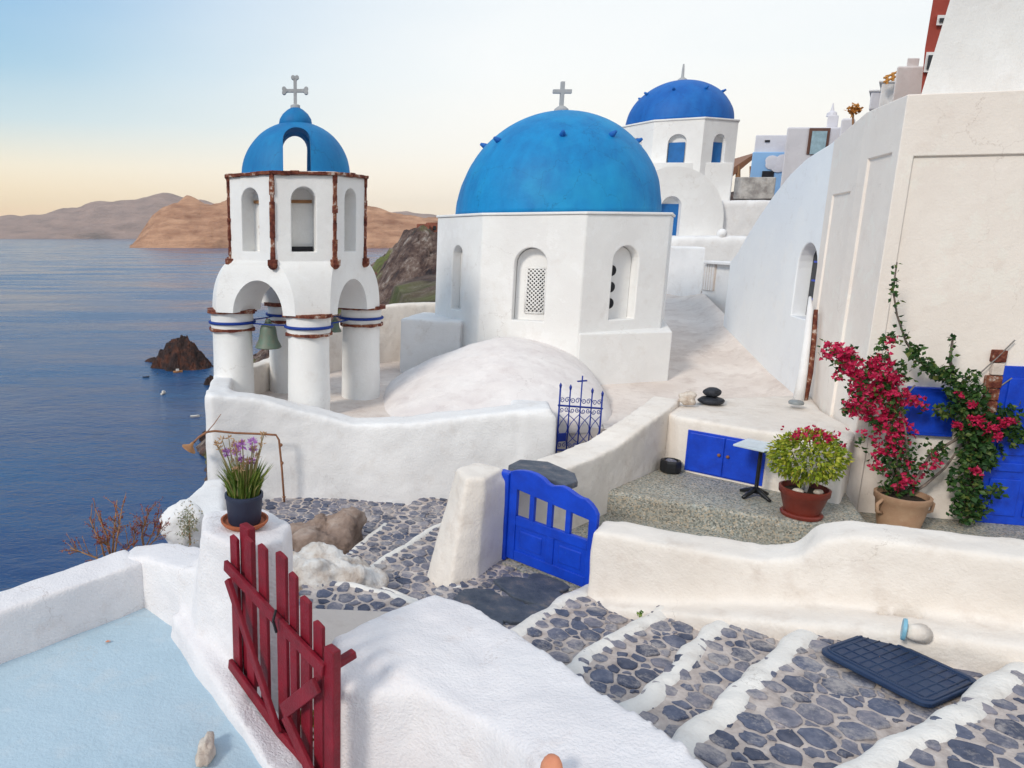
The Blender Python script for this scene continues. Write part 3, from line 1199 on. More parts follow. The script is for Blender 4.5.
for i, p in enumerate(octv):
    d = (p - BC)
    d.z = 0
    d.normalize()
    mb = MB()
    rr = random.Random(i)
    z = -.42
    while z < .90:
        h = rr.uniform(.06, .16)
        w_ = rr.uniform(.055, .085)
        q = p - d * .012
        mb.box((q.x, q.y, z + h / 2), (w_, w_, h * 1.02), rz=math.atan2(d.y, d.x) + rr.uniform(-.06, .06))
        z += h
    mb.box((p.x, p.y, -.44), (.14, .14, .10), rz=math.atan2(d.y, d.x))
    mb.sphere((p.x, p.y, -.47), .085, 10, 6)
    mb.build('quoin', M['redstone'], dr, bevel=.008)
mb = MB()
for i in range(8):
    A, B = octv[i] * 1.0, octv[(i + 1) % 8] * 1.0
    A = BC + (A - BC) * 1.0
    B = BC + (B - BC) * 1.0
    n = 7
    for k in range(n):
        q = A + (B - A) * ((k + .5) / n)
        d = B - A
        mb.box((q.x, q.y, .96 + rng.uniform(-.006, .006)), (d.length / n * 1.01, .11, .055 + rng.uniform(-.012, .012)), rz=math.atan2(d.y, d.x) + rng.uniform(-.04, .04))
mb.build('cornice', M['redstone'], bt, bevel=.008)
MB().prism([(BC.x + (p.x - BC.x) * .99, BC.y + (p.y - BC.y) * .99) for p in octv], .92, .99).build('roof_slab', M['white_church'], bt)
# open dome : shell with four arched openings
mb = rough_dome((BC.x, BC.y, .99), .95, .90, 0, 56, 22, .006)
dm = recalc(mb.build('dome', None, bt))
inn = rough_dome((BC.x, BC.y, .98), .74, .68, 0, 40, 14, 0)
cut(dm, inn)
for a in (4, 94):
    nrm, tx = face_frame(a)
    pts = [(-.20, -.2), (.20, -.2)] + [(.20 * math.cos(PI * k / 14), .50 + .22 * math.sin(PI * k / 14)) for k in range(15)]
    base = Vector((BC.x, BC.y, 1.01))
    A = [base + tx * x * 1.12 + Vector((0, 0, z)) + nrm * 1.6 for x, z in pts]
    B = [base + tx * x * 1.12 + Vector((0, 0, z)) - nrm * 1.6 for x, z in pts]
    k = len(A)
    c1 = MB()
    c1.add(A + B, [tuple(range(k))[::-1], tuple(range(k, 2 * k))] + [(i, (i + 1) % k, k + (i + 1) % k, k + i) for i in range(k)])
    cut(dm, c1)
dm.data.materials.clear()
dm.data.materials.append(M['cupola'])
for p_ in dm.data.polygons:
    p_.use_smooth = True
dm.data.set_sharp_from_angle(angle=R(40))
mb = MB().lathe([(.26, 1.80), (.285, 1.85), (.27, 1.93), (.22, 2.01), (.14, 2.08), (.07, 2.12), (.05, 2.13)], BC, 28)
mb.build('dome_cap', M['cupola'], bt, smooth=True)
mb = MB()
z0 = 2.12
mb.lathe([(.085, z0 - .02), (.08, z0 + .04), (.05, z0 + .05)], BC, 12)
mb.box((BC.x, BC.y, z0 + .24), (.055, .05, .44))
mb.box((BC.x, BC.y, z0 + .27), (.26, .048, .055))
for dx, dz in ((-.155, .27), (.155, .27), (0, .45)):
    for q, (ex, ez) in enumerate(((0, 0), (.032, .03), (-.032, .03), (.032, -.03), (-.032, -.03))):
        if (dx > 0 and ex < 0) or (dx < 0 and ex > 0) or (dx == 0 and ez < 0):
            continue
        hw = .028 + .003 * q
        mb.lathe([(.005, -hw), (.036, -hw), (.036, hw), (.005, hw)], (BC.x + dx + ex, BC.y, z0 + dz + ez), 12, Matrix.Rotation(R(90), 3, 'X'))
mb.build('cross', M['crossgrey'], bt, bevel=.006)
# tie cords between the columns
mb = MB()
cps = [pol(a, r, -1.495) for a, r in cols]
for i in range(4):
    A, B = cps[i], cps[(i + 1) % 4]
    mb.tube([A, (A + B) / 2 + Vector((0, 0, -.02)), B], .012, 8)
mb.build('tie_cord', M['rope_blue'], bt, smooth=True)


def bell(p, s, label):
    b = thing('bell', label, 'bell', p)
    p = Vector(p)
    mb = MB().lathe([(.225 * s, -.50 * s), (.24 * s, -.485 * s), (.215 * s, -.43 * s), (.175 * s, -.35 * s), (.155 * s, -.25 * s), (.148 * s, -.17 * s), (.125 * s, -.10 * s), (.08 * s, -.065 * s), (.03 * s, -.055 * s)], p, 28)
    mb.build('bell_body', M['bronze'], b, smooth=True, auto=60)
    mb = MB().tube([p + Vector((0, 0, -.07 * s)), p + Vector((0, 0, .02))], .035 * s, 8)
    mb.tube([p + Vector((-.05 * s, 0, -.06 * s)), p + Vector((-.03 * s, 0, .0)), p + Vector((.03 * s, 0, .0)), p + Vector((.05 * s, 0, -.06 * s))], .02 * s, 6)
    mb.build('crown', M['bronze'], b, smooth=True)
    mb = MB().tube([p + Vector((0, 0, -.2 * s)), p + Vector((0, 0, -.5 * s))], .014 * s, 6)
    mb.sphere(p + Vector((0, 0, -.5 * s)), .04 * s, 10, 6)
    mb.build('clapper', M['black'], b, smooth=True)


mid = (cps[3] + cps[0]) / 2
pb = P(268, 320, 12.45)
bell((pb.x, pb.y, pb.z), .98, 'green bronze bell hanging inside the left arch of the bell tower')
pb2 = P(335, 318, 12.9)
bell((pb2.x, pb2.y, pb2.z), .50, 'small dark bell half hidden behind the front column of the tower')

# ------------------------------------------------------------------ second church, further up
D2 = 31
c2 = P(681, 119, D2)
C2, R2, ROT2 = (c2.x - .1, D2), 2.3, 43.5
z2t = P(700, 120, D2 - 2).z
ch2 = thing('church', 'smaller deep blue domed church standing higher behind the large dome', 'church', (C2[0], C2[1], 0))
d2 = recalc(MB().prism(octo(C2, R2, ROT2), -1.0, z2t).build('drum', None, ch2))
nic = MB()
ws = []
for k in range(8):
    a = ROT2 + 22.5 + 45 * k
    ws.append((a, z2t - 1.95))
    arch_solid(nic, face_at(C2, R2, a, z2t - 1.95), R(a), .66, 1.45, .1, -.2)
cut(d2, nic)
d2.data.materials.clear()
d2.data.materials.append(M['white_church'])
MB().prism(octo(C2, R2 + .05, ROT2), z2t, z2t + .07).build('cornice', M['white_church'], ch2, bevel=.02)
for a, z in ws:
    da = (a + 180) % 360 - 180
    if abs(da) < 100:
        nrm, tx = face_frame(a)
        q = face_at(C2, R2, a, z) - nrm * .16
        mb = MB()
        mb.add([q + tx * x + Vector((0, 0, zz)) + nrm * dd for dd in (0, .03) for x, zz in ((-.29, .0), (.29, .0), (.29, 1.15), (-.29, 1.15))],
               [(0, 3, 2, 1), (4, 5, 6, 7), (0, 1, 5, 4), (1, 2, 6, 5), (2, 3, 7, 6), (3, 0, 4, 7)])
        mb.build('shutter', M['shutter_blue'], ch2, bevel=.01)
dm2 = rough_dome((C2[0], C2[1], z2t + .07), 2.03, 1.75, 0, 64, 26, .008).build('dome', M['dome_deep'], ch2, smooth=True)
for k in range(8):
    a = R(-80 + 45 * k)
    t = R(42)
    p = Vector((C2[0] + 2.01 * math.cos(t) * math.sin(a), C2[1] - 2.01 * math.cos(t) * math.cos(a), z2t + .07 + 1.75 * math.sin(t)))
    d = Vector((math.sin(a), -math.cos(a), .45)).normalized()
    MB().tube([p - d * .06, p + d * .16], [.08, .035], 7).build('peg', M['dome_deep'], dm2, smooth=True)
MB().lathe([(.22, z2t + 1.76), (.18, z2t + 1.86), (.06, z2t + 1.95), (.045, z2t + 2.25), (.03, z2t + 2.45)], (C2[0], C2[1], 0), 12).build('finial', M['crossgrey'], ch2, smooth=True)
# barrel vaulted nave in front with its door
n0 = P(690, 210, 27.2)
nv = MB()
rr_ = 1.95
cx_ = P(672, 210, 27.2).x
zc_ = P(690, 221, 27.2).z
pts = [(rr_ * math.cos(PI * k / 24), rr_ * math.sin(PI * k / 24)) for k in range(25)] + [(-rr_, -3), (rr_, -3)]
A = [Vector((cx_ + x, 27.2, zc_ + z)) for x, z in pts]
B = [Vector((cx_ + x, 29.6, zc_ + z)) for x, z in pts]
k = len(A)
nv.add(A + B, [tuple(range(k)), tuple(range(k, 2 * k))[::-1]] + [(i, k + i, k + (i + 1) % k, (i + 1) % k) for i in range(k)])
nvo = recalc(nv.build('nave', None, ch2))
c1 = MB()
dcx = P(671, 210, 27.2)
zdo = P(671, 245, 27.2).z
arch_solid(c1, Vector((dcx.x, 27.2, zdo)), 0, .75, P(671, 196, 27.2).z - zdo, .2, -.25)
cut(nvo, c1)
nvo.data.materials.clear()
nvo.data.materials.append(M['white_church'])
MB().box((dcx.x, 27.42, zdo + .75), (.74, .04, 1.5)).build('door', M['shutter_blue'], ch2)
# square block under the drum
q1, q2 = P(640, 196, 28.6), P(733, 196, 28.6)
MB().box(((q1.x + q2.x) / 2, 31, -1.2), (q2.x - q1.x, 4.4, 2 * (P(700, 162, 28.6).z + 1.2))).build('base', M['white_church'], ch2, bevel=.03)


# ================================================================== HOUSES BEHIND
def pbox(mb, u0, v0, u1, v1, Y, depth, slope=0):
    """axis aligned block whose front face fills (u0, v0)-(u1, v1) at distance Y; slope lowers the right hand top"""
    a, b = P((u0 + u1) / 2, v0, Y), P((u0 + u1) / 2, v1, Y)
    xl, xr = P(u0, (v0 + v1) / 2, Y).x, P(u1, (v0 + v1) / 2, Y).x
    mb.prism([(xl, Y), (xr, Y), (xr + depth * xl / Y, Y + depth), (xl + depth * 1.1 * xl / Y, Y + depth)], b.z, a.z)
    return mb


# small house with barred window, right of the big church
h1 = thing('house', 'low white house with a barred window between the big church and the long stair wall', 'house', P(700, 310, 20))
a_ = P(676, 247, 21.5)
b_ = P(706, 248, 20)
c_ = P(742, 262, 18.0)
zb_ = -2.6
zt_ = b_.z
o = MB().prism([(a_.x - .3, 21.5), (b_.x, 20), (b_.x + .5, 21.5), (a_.x, 23)], zb_, zt_ + .02).build('wall', M['white'], h1, bevel=.05, seg=3)
zt2 = P(715, 264, 19.2).z
wl = MB().prism([(b_.x, 20), (c_.x + .2, 18.2), (c_.x + 1.6, 19.6), (b_.x + 1.4, 21.6)], zb_, zt2).build('wall', M['white'], h1, bevel=.04, seg=3)
dv = Vector((c_.x + .2 - b_.x, 18.2 - 20, 0))
ln = dv.length
dv.normalize()
ang = math.atan2(dv.y, dv.x)
nv_ = Vector((dv.y, -dv.x, 0))
if nv_.y > 0:
    nv_ = -nv_
wc = Vector((b_.x, 20, 0)) + dv * .33
q = P(709, 276, 19.75)
qq = Vector((wc.x, wc.y, q.z)) + nv_ * .01
win = MB().box(qq, (.55, .05, .75), rz=ang).build('window', M['beige_wall'], h1)
for k in range(5):
    MB().box(qq + dv * (-.22 + .11 * k) + nv_ * .04, (.045, .04, .74), rz=ang).build('bar', M['white'], win)
MB().box(Vector((wc.x, wc.y, zt2 + .03)) + dv * .55 + nv_ * .02, (1.3, .3, .08), rz=ang).build('ledge', M['white'], h1, bevel=.02)

# terraces in front of the second church
o = MB().prism([(P(672, 235, 25).x, 25), (P(745, 235, 25).x, 24.4), (P(770, 235, 25).x, 28), (P(690, 230, 25).x, 29)], -3, P(700, 236, 25).z).build('low_building', M['white'])
tag(soften(o, .12, 4, .05), 'flat roofed white block in front of the smaller blue domed church', 'building')
o = MB().prism([(P(714, 180, 27.5).x, 27.5), (P(795, 180, 27.5).x, 27.2), (P(800, 180, 27.5).x, 31), (P(735, 180, 27.5).x, 31)], -3, P(740, 200, 27.5).z).build('low_building', M['white'])
tag(soften(o, .12, 4, .05), 'long white terrace block right of the vaulted nave of the far church', 'building')
mb = MB()
pbox(mb, 734, 177, 775, 199, 29.4, 1.2)
tag(mb.build('stone_wall', M['graywall'], bevel=.05), 'bare grey rubble stone wall right of the far blue domed church', 'wall')
# little things on that roof
t_ = thing('water_heater', 'tiny white and blue roof tank beyond the long stair wall', 'tank', P(722, 237, 24.8))
pp = P(722, 234, 24.8)
MB().sphere(pp, (.16, .16, .18), 10, 7).build('tank', M['white'], t_, smooth=True)
pp = P(733, 239, 24.8)
MB().box(pp, (.35, .2, .16)).build('cover', M['shutter_blue'], t_, bevel=.03)

# upper houses
h2 = thing('house', 'small house with sky blue lower storey and tiny vent right of the far church', 'house', P(775, 178, 38))
mb = MB()
pbox(mb, 750, 152, 790, 200, 38, 4)
mb.build('lower_storey', M['bluewall'], h2, bevel=.04)
mb = MB()
pbox(mb, 755, 135, 800, 153, 38.2, 4)
mb.build('upper_storey', M['lavender'], h2, bevel=.04)
mb = MB()
pbox(mb, 765, 140, 770, 142, 38.15, .1)
mb.build('vent', M['dark'], h2)
mb = MB()
pbox(mb, 762, 171, 774, 177, 37.95, .3)
mb.build('window', M['dark'], h2)
mb = MB()
for k in range(9):
    pp = P(777 + rng.uniform(-6, 8), 163 + rng.uniform(-5, 5), 37.95)
    mb.sphere(pp, (.35, .03, .25), 10, 6)
mb.build('whitewash_patch', M['lavender'], h2)
h3 = thing('house', 'pale lavender house with brown framed pale blue door and small chimney', 'house', P(805, 160, 35))
mb = MB()
pbox(mb, 783, 127, 845, 200, 35, 5)
mb.build('wall', M['lavender'], h3, bevel=.08, seg=3)
mb = MB()
pbox(mb, 808, 128, 829, 154, 34.95, .1)
dr_ = mb.build('door_frame', M['doorbrown'], h3)
mb = MB()
pbox(mb, 811, 131, 826, 154, 34.9, .1)
mb.build('door', M['paledoor'], dr_)
mb = MB()
pbox(mb, 827, 115, 838, 130, 35.5, 1)
c_ = mb.build('chimney', M['lavender'], h3, bevel=.05)
pp = P(832, 113, 35.9)
MB().lathe([(.22, -.15), (.2, 0), (.08, .1), (.04, .3), (.02, .45)], pp, 10).build('chimney_pot', M['lavender'], c_)
mb = MB()
pbox(mb, 836, 118, 850, 200, 34.3, 2)
mb.build('side_wall', M['lavender'], h3, bevel=.1, seg=3)
# brown pergola roof left of the blue house
mb = MB()
A = [P(733, 168, 39), P(757, 152, 39), P(757, 156, 39), P(733, 176, 39)]
dd = Vector((.8, 4, 0))
mb.add(A + [p + dd for p in A], [(0, 1, 2, 3), (7, 6, 5, 4), (0, 4, 5, 1), (1, 5, 6, 2), (2, 6, 7, 3), (3, 7, 4, 0)])
t_ = thing('pergola', 'rusty brown sloping pergola roof beside the sky blue house', 'pergola', P(745, 176, 39))
mb.build('roof', M['rust'], t_)
for u in (738, 752):
    MB().tube([P(u, 166, 39.1), P(u, 182, 39.1)], .12, 8).build('post', M['timber'], t_)
# stepped white houses at the top of the hill
for i, (u0, v0, u1, v1, Y, lab) in enumerate([(870, 91, 885, 110, 27, 'lowest of the small pale cube houses stepping up the skyline'),
                                              (880, 82, 899, 110, 26, 'middle pale cube house with a flat cap on the skyline steps'),
                                              (894, 66, 925, 110, 25, 'tall pale chimney block beside the red house on the skyline')]):
    h = thing('house', lab, 'house', P((u0 + u1) / 2, v1, Y))
    mb = MB()
    pbox(mb, u0, v0, u1, v1, Y, 2.5)
    mb.build('wall', M['lavender'] if i == 0 else M['white'], h, bevel=.05)
    mb = MB()
    if i == 2:
        pbox(mb, 907, 58, 919, 67, Y + .1, .8)
    else:
        pbox(mb, u0 - 1, v0 - 1.5, u1, v0 + .5, Y - .05, 2.2)
    mb.build('chimney' if i == 2 else 'parapet', M['white'], h, bevel=.02)
# wooden roof railing
t_ = thing('roof_railing', 'little orange timber railing on the pale roofs of the skyline', 'railing', P(893, 83, 25.6))
for u in (887, 893, 899, 904):
    MB().tube([P(u, 84 - (u - 887) * .5, 25.6), P(u, 75 - (u - 887) * .45, 25.6)], .045, 6).build('post', M['yellowbit'], t_)
for dv_ in (0, 4):
    MB().tube([P(884, 78 + dv_, 25.6), P(906, 68 + dv_, 25.6)], .04, 6).build('rail', M['yellowbit'], t_)
# orange bush
mb = MB()
for k in range(110):
    pp = P(854, 110, 24) + Vector((rng.gauss(0, .08), rng.gauss(0, .07), rng.gauss(0, .07)))
    d1 = Vector((rng.gauss(0, 1), rng.gauss(0, 1), rng.gauss(0, 1))).normalized() * .07
    d2_ = d1.cross(Vector((rng.gauss(0, 1), rng.gauss(0, 1), rng.gauss(0, 1)))).normalized() * .045
    mb.add([pp - d1, pp + d2_, pp + d1, pp - d2_], [(0, 1, 2, 3)])
t_ = thing('bush', 'orange bush on top of the cream wall corner', 'bush', P(856, 112, 24))
mb.build('foliage', M['yellowbit'], t_)
MB().tube([P(853, 135, 24), P(853, 109, 24)], .03, 6).build('stem', M['twig'], t_)
# red house
h4 = thing('house', 'tall red house with white framed windows at the top right skyline', 'house', P(935, 90, 22))
mb = MB()
A = [(935, -12), (990, -40), (990, 110), (920, 110), (921, 92), (925, 48)]
pts = [P(u, v, 22) for u, v in A]
mb.add(pts + [p + Vector((4.2, 4, 0)) for p in pts], [tuple(range(6)), tuple(range(6, 12))[::-1]] + [(i, i + 6, (i + 1) % 6 + 6, (i + 1) % 6) for i in range(6)])
recalc(mb.build('wall', M['redhouse'], h4))
for (u0, v0, u1, v1) in [(925, 52, 937, 72), (937, 15, 946, 25)]:
    mb = MB()
    pbox(mb, u0, v0, u1, v1, 21.9, .2)
    f = mb.build('window', M['white'], h4)
    mb = MB()
    pbox(mb, u0 + 2.5, v0 + 3, u1 - 1, v1 - 3, 21.86, .1)
    mb.build('pane', M['greydark'], f)
# ================================================================== CREAM BUILDING (right) AND STAIR WALL
FZ = -3.72
K0 = Vector((7.05, 9.25))
KR = Vector((9.6, 8.62))
KL = Vector((7.50, 10.55))
KL2 = Vector((8.15, 12.1))
ZT = 1.68
cb = thing('cream_building', 'tall cream plastered building with recessed wall panels and blue door on the right', 'building', (8, 10, FZ))
mb = MB()
mb.prism([K0, KR, (11.5, 9.5), (11.5, 12.5), KL2 + Vector((.6, .2)), KL2, KL], -4.2,
         lambda x, y: ZT if y < 11 and x < 9.8 or x > 11 else (1.50 if x < 8.5 else 1.55))
bw = recalc(mb.build('wall', None, cb))
# recessed panels
dR = (KR - K0).normalized()
nR = Vector((dR.y, -dR.x))
def wpt(s, z, off=0):     # point on the front wall, s metres right of the corner
    q = K0 + dR * s + nR * off
    return Vector((q.x, q.y, z))


def panel(mb, o2, d2_, n2, s0, s1, z0, z1, dep):
    pts = []
    for off in (.1, -dep):
        for s, z in ((s0, z0), (s1, z0), (s1, z1), (s0, z1)):
            q = o2 + d2_ * s + n2 * off
            pts.append((q.x, q.y, z))
    mb.add(pts, [(0, 1, 2, 3), (7, 6, 5, 4), (0, 4, 5, 1), (1, 5, 6, 2), (2, 6, 7, 3), (3, 7, 4, 0)])


cm = MB()
panel(cm, K0, dR, nR, .17, 2.4, -4, .95, .035)
cut(bw, cm)
dL = (KL - K0).normalized()
nL = Vector((-dL.y, dL.x))
cm = MB()
panel(cm, K0, dL, nL, .22, 1.05, -4, 1.02, .035)
cut(bw, cm)
dL2 = (KL2 - KL).normalized()
nL2 = Vector((-dL2.y, dL2.x))
cm = MB()
panel(cm, KL, dL2, nL2, .25, 1.3, -4, .62, .03)
cut(bw, cm)
bw.data.materials.clear()
bw.data.materials.append(M['cream'])
b = bw.modifiers.new('bevel', 'BEVEL')
b.width = .03
b.segments = 3
b.limit_method = 'ANGLE'
b.angle_limit = R(30)
# upper storey set back
us = MB()
ul = [P(921, 95, 9.9), P(952, -6, 9.9), P(962, -40, 9.9), P(1100, -40, 9.9), P(1100, 94, 9.9)]
us.add(ul + [p + Vector((2.2, 2.2, 0)) for p in ul], [tuple(range(5))[::-1], tuple(range(5, 10))] + [(i, (i + 1) % 5, (i + 1) % 5 + 5, i + 5) for i in range(5)])
recalc(us.build('upper_storey', M['white_church'], cb))
# blue door with stone surround
ds0, ds1 = 1.52, 2.45
dz0, dz1 = FZ, -1.62
def wbox(mb, s0, s1, z0, z1, o0, o1):
    pts = [wpt(s, z, o) for o in (o0, o1) for s, z in ((s0, z0), (s1, z0), (s1, z1), (s0, z1))]
    mb.add(pts, [(3, 2, 1, 0), (4, 5, 6, 7), (0, 1, 5, 4), (1, 2, 6, 5), (2, 3, 7, 6), (3, 0, 4, 7)])
    return mb


door = wbox(MB(), ds0, ds1, dz0, dz1, -.03, .0).build('door', M['gate_blue'], cb, bevel=.006)
for z0, z1 in ((.12, .62), (.72, .84), (.94, 1.95)):
    for s0, s1 in ((.08, .42), (.50, .85)):
        mb = wbox(MB(), ds0 + s0, ds0 + s1, dz0 + z0, dz0 + z1, -.005, .02)
        mb.build('door_panel', M['gate_blue'], door, bevel=.012)
for k in range(14):
    z0 = dz0 + k * .165
    mb = wbox(MB(), ds0 - .13 - .02 * (k % 3), ds0 - .005, z0, z0 + .155, -.05, .03 + .01 * (k % 2))
    mb.build('surround_stone', M['redstone'] if k % 4 else M['beige_wall'], cb, bevel=.012)
# shutter on the wall
ctr = P(931, 411, wpt(.9, -2, 0).y)
s_c = (Vector((ctr.x, ctr.y)) - K0).dot(dR)
sh = wbox(MB(), s_c - .29, s_c + .27, ctr.z - .33, ctr.z + .31, -.03, .05).build('shutter', M['gate_blue'], cb, bevel=.012)
wbox(MB(), s_c - .25, s_c + .23, ctr.z - .29, ctr.z + .27, .05, .058).build('shutter_panel', M['gate_blue'], sh, bevel=.006)

# long stair wall, bluish white, stepping down to the left away from us
sw0, sw1 = Vector((8.12, 11.95)), Vector((10.35, 20.6))
dS = (sw1 - sw0).normalized()
nS = Vector((-dS.y, dS.x))
prof = [(0, 1.53), (.35, 1.46), (.8, 1.40), (1.3, 1.32), (2.0, 1.12), (2.8, .78), (3.6, .36), (4.3, -.06), (4.8, -.40), (5.3, -.62)]
low = [(0, -3.6), (5.3, -3.0)]
pts = []
for off in (0, -1.6):
    for s, z in prof + low[::-1]:
        q = sw0 + dS * s + nS * off
        pts.append(Vector((q.x, q.y, z)))
k = len(prof) + 2
mb = MB()
mb.add(pts, [tuple(range(k)), tuple(range(k, 2 * k))[::-1]] + [(i, k + i, k + (i + 1) % k, (i + 1) % k) for i in range(k)])
st = thing('stair_wall', 'tall smooth bluish white wall with sloping top and one deep arched window', 'wall', (8.5, 13, -3))
so = recalc(mb.build('wall', None, st))
cm = MB()
wq = P(803, 318, 12.75)
sS = (Vector((wq.x, wq.y)) - sw0).dot(dS)
aS = math.atan2(nS.x, -nS.y)
base_ = sw0 + dS * (.62)
zw0, zw1 = P(803, 318, base_.y).z, P(806, 243, base_.y).z
arch_solid(cm, Vector((base_.x, base_.y, zw0)), aS, .88, zw1 - zw0, .2, -.36)
cut(so, cm)
so.data.materials.clear()
so.data.materials.append(M['stair_white'])
b = so.modifiers.new('bevel', 'BEVEL')
b.width = .05
b.segments = 4
b.limit_method = 'ANGLE'
b.angle_limit = R(25)
nS3, dS3 = Vector((nS.x, nS.y, 0)), Vector((dS.x, dS.y, 0))
q = Vector((base_.x, base_.y, zw0)) - nS3 * .25
mb = MB()
mb.box(q + Vector((0, 0, (zw1 - zw0) * .46)) , (.80, .06, (zw1 - zw0) * .9), rz=math.atan2(dS.y, dS.x))
win = mb.build('shutter', M['greydark'], st, bevel=.01)
mb = MB()
mb.box(q + dS3 * -.2 + nS3 * .06 + Vector((0, 0, (zw1 - zw0) * .44)), (.2, .05, (zw1 - zw0) * .86), rz=math.atan2(dS.y, dS.x))
mb.build('shutter_leaf', M['gate_blue'], win, bevel=.008)
for zf in (.25, .5, .75):
    MB().box(q + nS3 * .05 + Vector((0, 0, (zw1 - zw0) * zf)), (.48, .03, .03), rz=math.atan2(dS.y, dS.x)).build('rail', M['gate_blue'], win)
# plaster shoulder and rainwater pipe at the junction with the cream building
dp = thing('drain_pipe', 'white plastered drain chute with dark red gap and grey end cap beside the cream building', 'drain pipe', P(797, 404, 11.2))
pts = [P(810, 297, 11.75), P(810, 310, 11.6), P(807, 340, 11.45), P(803, 372, 11.3), P(798, 402, 11.2)]
MB().tube(pts, [.02, .045, .055, .065, .08], 14).build('pipe', M['white'], dp, smooth=True)
pts2 = [p + Vector((.11, .02, 0)) for p in pts]
MB().tube(pts2[1:], [.03, .05, .06, .05], 8).build('dark_gap', M['redstone'], dp, smooth=True)
MB().lathe([(.01, 0), (.10, .0), (.105, .03), (.09, .05), (.01, .055)], P(796, 404, 10.62), 18).build('end_cap', M['steel'], dp, smooth=True, auto=50)

# ================================================================== COURTYARD
mb = MB().prism([(2.0, 7.7), (2.8, 6.8), (5.6, 4.6), (10.5, 5.5), (10.5, 9.2), (7.05, 9.3), (5.4, 10.4), (3.7, 9.4)], -4.3, FZ)
tag(mb.build('courtyard_floor', M['terrazzo']), kind='structure')
mb = MB().prism([(3.72, 9.22), (5.70, 8.12), (6.45, 8.0), (7.0, 9.2), (5.6, 10.2), (5.2, 10.4)], FZ - .1, -3.40)
tag(soften(mb.build('platform', M['terrazzo']), .03, 3, .01), kind='structure')

# wall between courtyard and church path, ending in a pillar at the blue gate
pil = thing('courtyard_wall', 'curving cream white wall rising from the blue gate up to the ledge', 'wall', (2.6, 8.4, -4))
mb = MB()
zpil = -2.62
mb.add([(1.22, 7.15, -4.4), (1.62, 7.28, -4.4), (2.06, 7.85, -4.4), (1.6, 8.2, -4.4), (1.0, 7.7, -4.4),
        (1.50, 7.46, zpil), (1.72, 7.50, zpil), (2.02, 7.88, zpil), (1.75, 8.1, zpil), (1.45, 7.85, zpil)],
       [(4, 3, 2, 1, 0), (5, 6, 7, 8, 9), (0, 1, 6, 5), (1, 2, 7, 6), (2, 3, 8, 7), (3, 4, 9, 8), (4, 0, 5, 9)])
wall_mb([(1.75, 7.85, -4.4, -2.72), (2.45, 8.38, -4.4, -2.86), (3.2, 9.0, -4.4, -2.84), (3.75, 9.45, -4.4, -2.80), (4.35, 9.92, -4.4, -2.62), (4.95, 10.5, -4.4, -2.52), (5.3, 10.95, -4.4, -2.5)],
        [.42, .46, .46, .44, .40, .40, .4], mb)
soften(mb.build('wall', M['warm_white'], pil), .03, 6, .03, .4)

# ledge with the blue cupboard doors
lf0, lf1 = Vector((5.10, 10.10)), Vector((6.55, 8.68))
dC = (lf1 - lf0).normalized()
nC = Vector((dC.y, -dC.x))
if nC.y > 0:
    nC = -nC
lg = thing('ledge_cupboard', 'white plastered ledge with two blue cupboard doors beside the cream building', 'cupboard', (6, 9.6, -3.4))
mb = MB().prism([lf0, lf1, (7.2, 9.4), (7.45, 10.5), (8.0, 11.6), (5.3, 11.2), (4.9, 10.9)], -4.2, lambda x, y: -2.60)
soften(mb.build('ledge', M['warm_white'], lg), .035, 5, .025, .4)
# back kerb of the ledge
def cbox(mb, s0, s1, z0, z1, o0, o1):
    pts = []
    for off in (o0, o1):
        for s, z in ((s0, z0), (s1, z0), (s1, z1), (s0, z1)):
            q = lf0 + dC * s + nC * off
            pts.append((q.x, q.y, z))
    mb.add(pts, [(3, 2, 1, 0), (4, 5, 6, 7), (0, 1, 5, 4), (1, 2, 6, 5), (2, 3, 7, 6), (3, 0, 4, 7)])
    return mb


cp0, cp1 = P(692, 478, 9.9), P(768, 493, 9.2)
s0_, s1_ = .17, 1.12
fr = cbox(MB(), s0_ - .03, s1_ + .03, -3.37, -2.76, -.05, .015).build('frame', M['gate_blue'], lg, bevel=.006)
for i in range(2):
    a0 = s0_ + i * (s1_ - s0_) / 2 + .006
    a1 = s0_ + (i + 1) * (s1_ - s0_) / 2 - .006
    dd_ = cbox(MB(), a0, a1, -3.35, -2.79, .0, .035).build('door', M['gate_blue'], lg, bevel=.008)
    sk = a1 - .05 if i == 0 else a0 + .05
    q = lf0 + dC * sk + nC * .055
    MB().sphere((q.x, q.y, -3.04), .024, 10, 7).build('knob', M['rust'], dd_, smooth=True)
# pebbles on the ledge
def pebble(name, label, cat, p, r, mat, seed, jit=.25, group=None):
    o = MB().sphere(p, r, 22, 14, jit, seed, 1.5).build(name, mat, smooth=True)
    return tag(o, label, cat, group)


pp = G(711, 402, -2.56)
pebble('flat_stone', 'flat black stone lying on the white ledge under a smaller black stone', 'stone', (pp.x, pp.y, -2.535), (.19, .17, .065), M['blackrock'], 3, .12)
pebble('round_stone', 'smaller round black stone stacked on a flat black stone on the ledge', 'stone', (pp.x, pp.y, -2.40), (.13, .12, .075), M['blackrock'], 9, .12)
pp = G(687, 404, -2.55)
pebble('pale_rock', 'rough pale beige rock beside the black stones on the ledge corner', 'rock', (pp.x, pp.y, -2.46), (.13, .11, .10), M['palerock'], 15, .5)

# black planter box on the platform
pp = G(670, 472, -3.40)
bx = thing('planter', 'small black octagonal planter box in the corner of the platform', 'planter', (pp.x, pp.y, -3.4))
MB().lathe([(.125, 0), (.15, .03), (.155, .10), (.15, .17), (.12, .19), (.10, .185), (.09, .15)], (pp.x, pp.y, -3.4), 8).build('box', M['black'], bx, bevel=.01)
MB().sphere((pp.x, pp.y, -3.25), (.085, .085, .05), 12, 7, .2, 3, 3).build('stone_fill', M['stone'], bx, smooth=True)

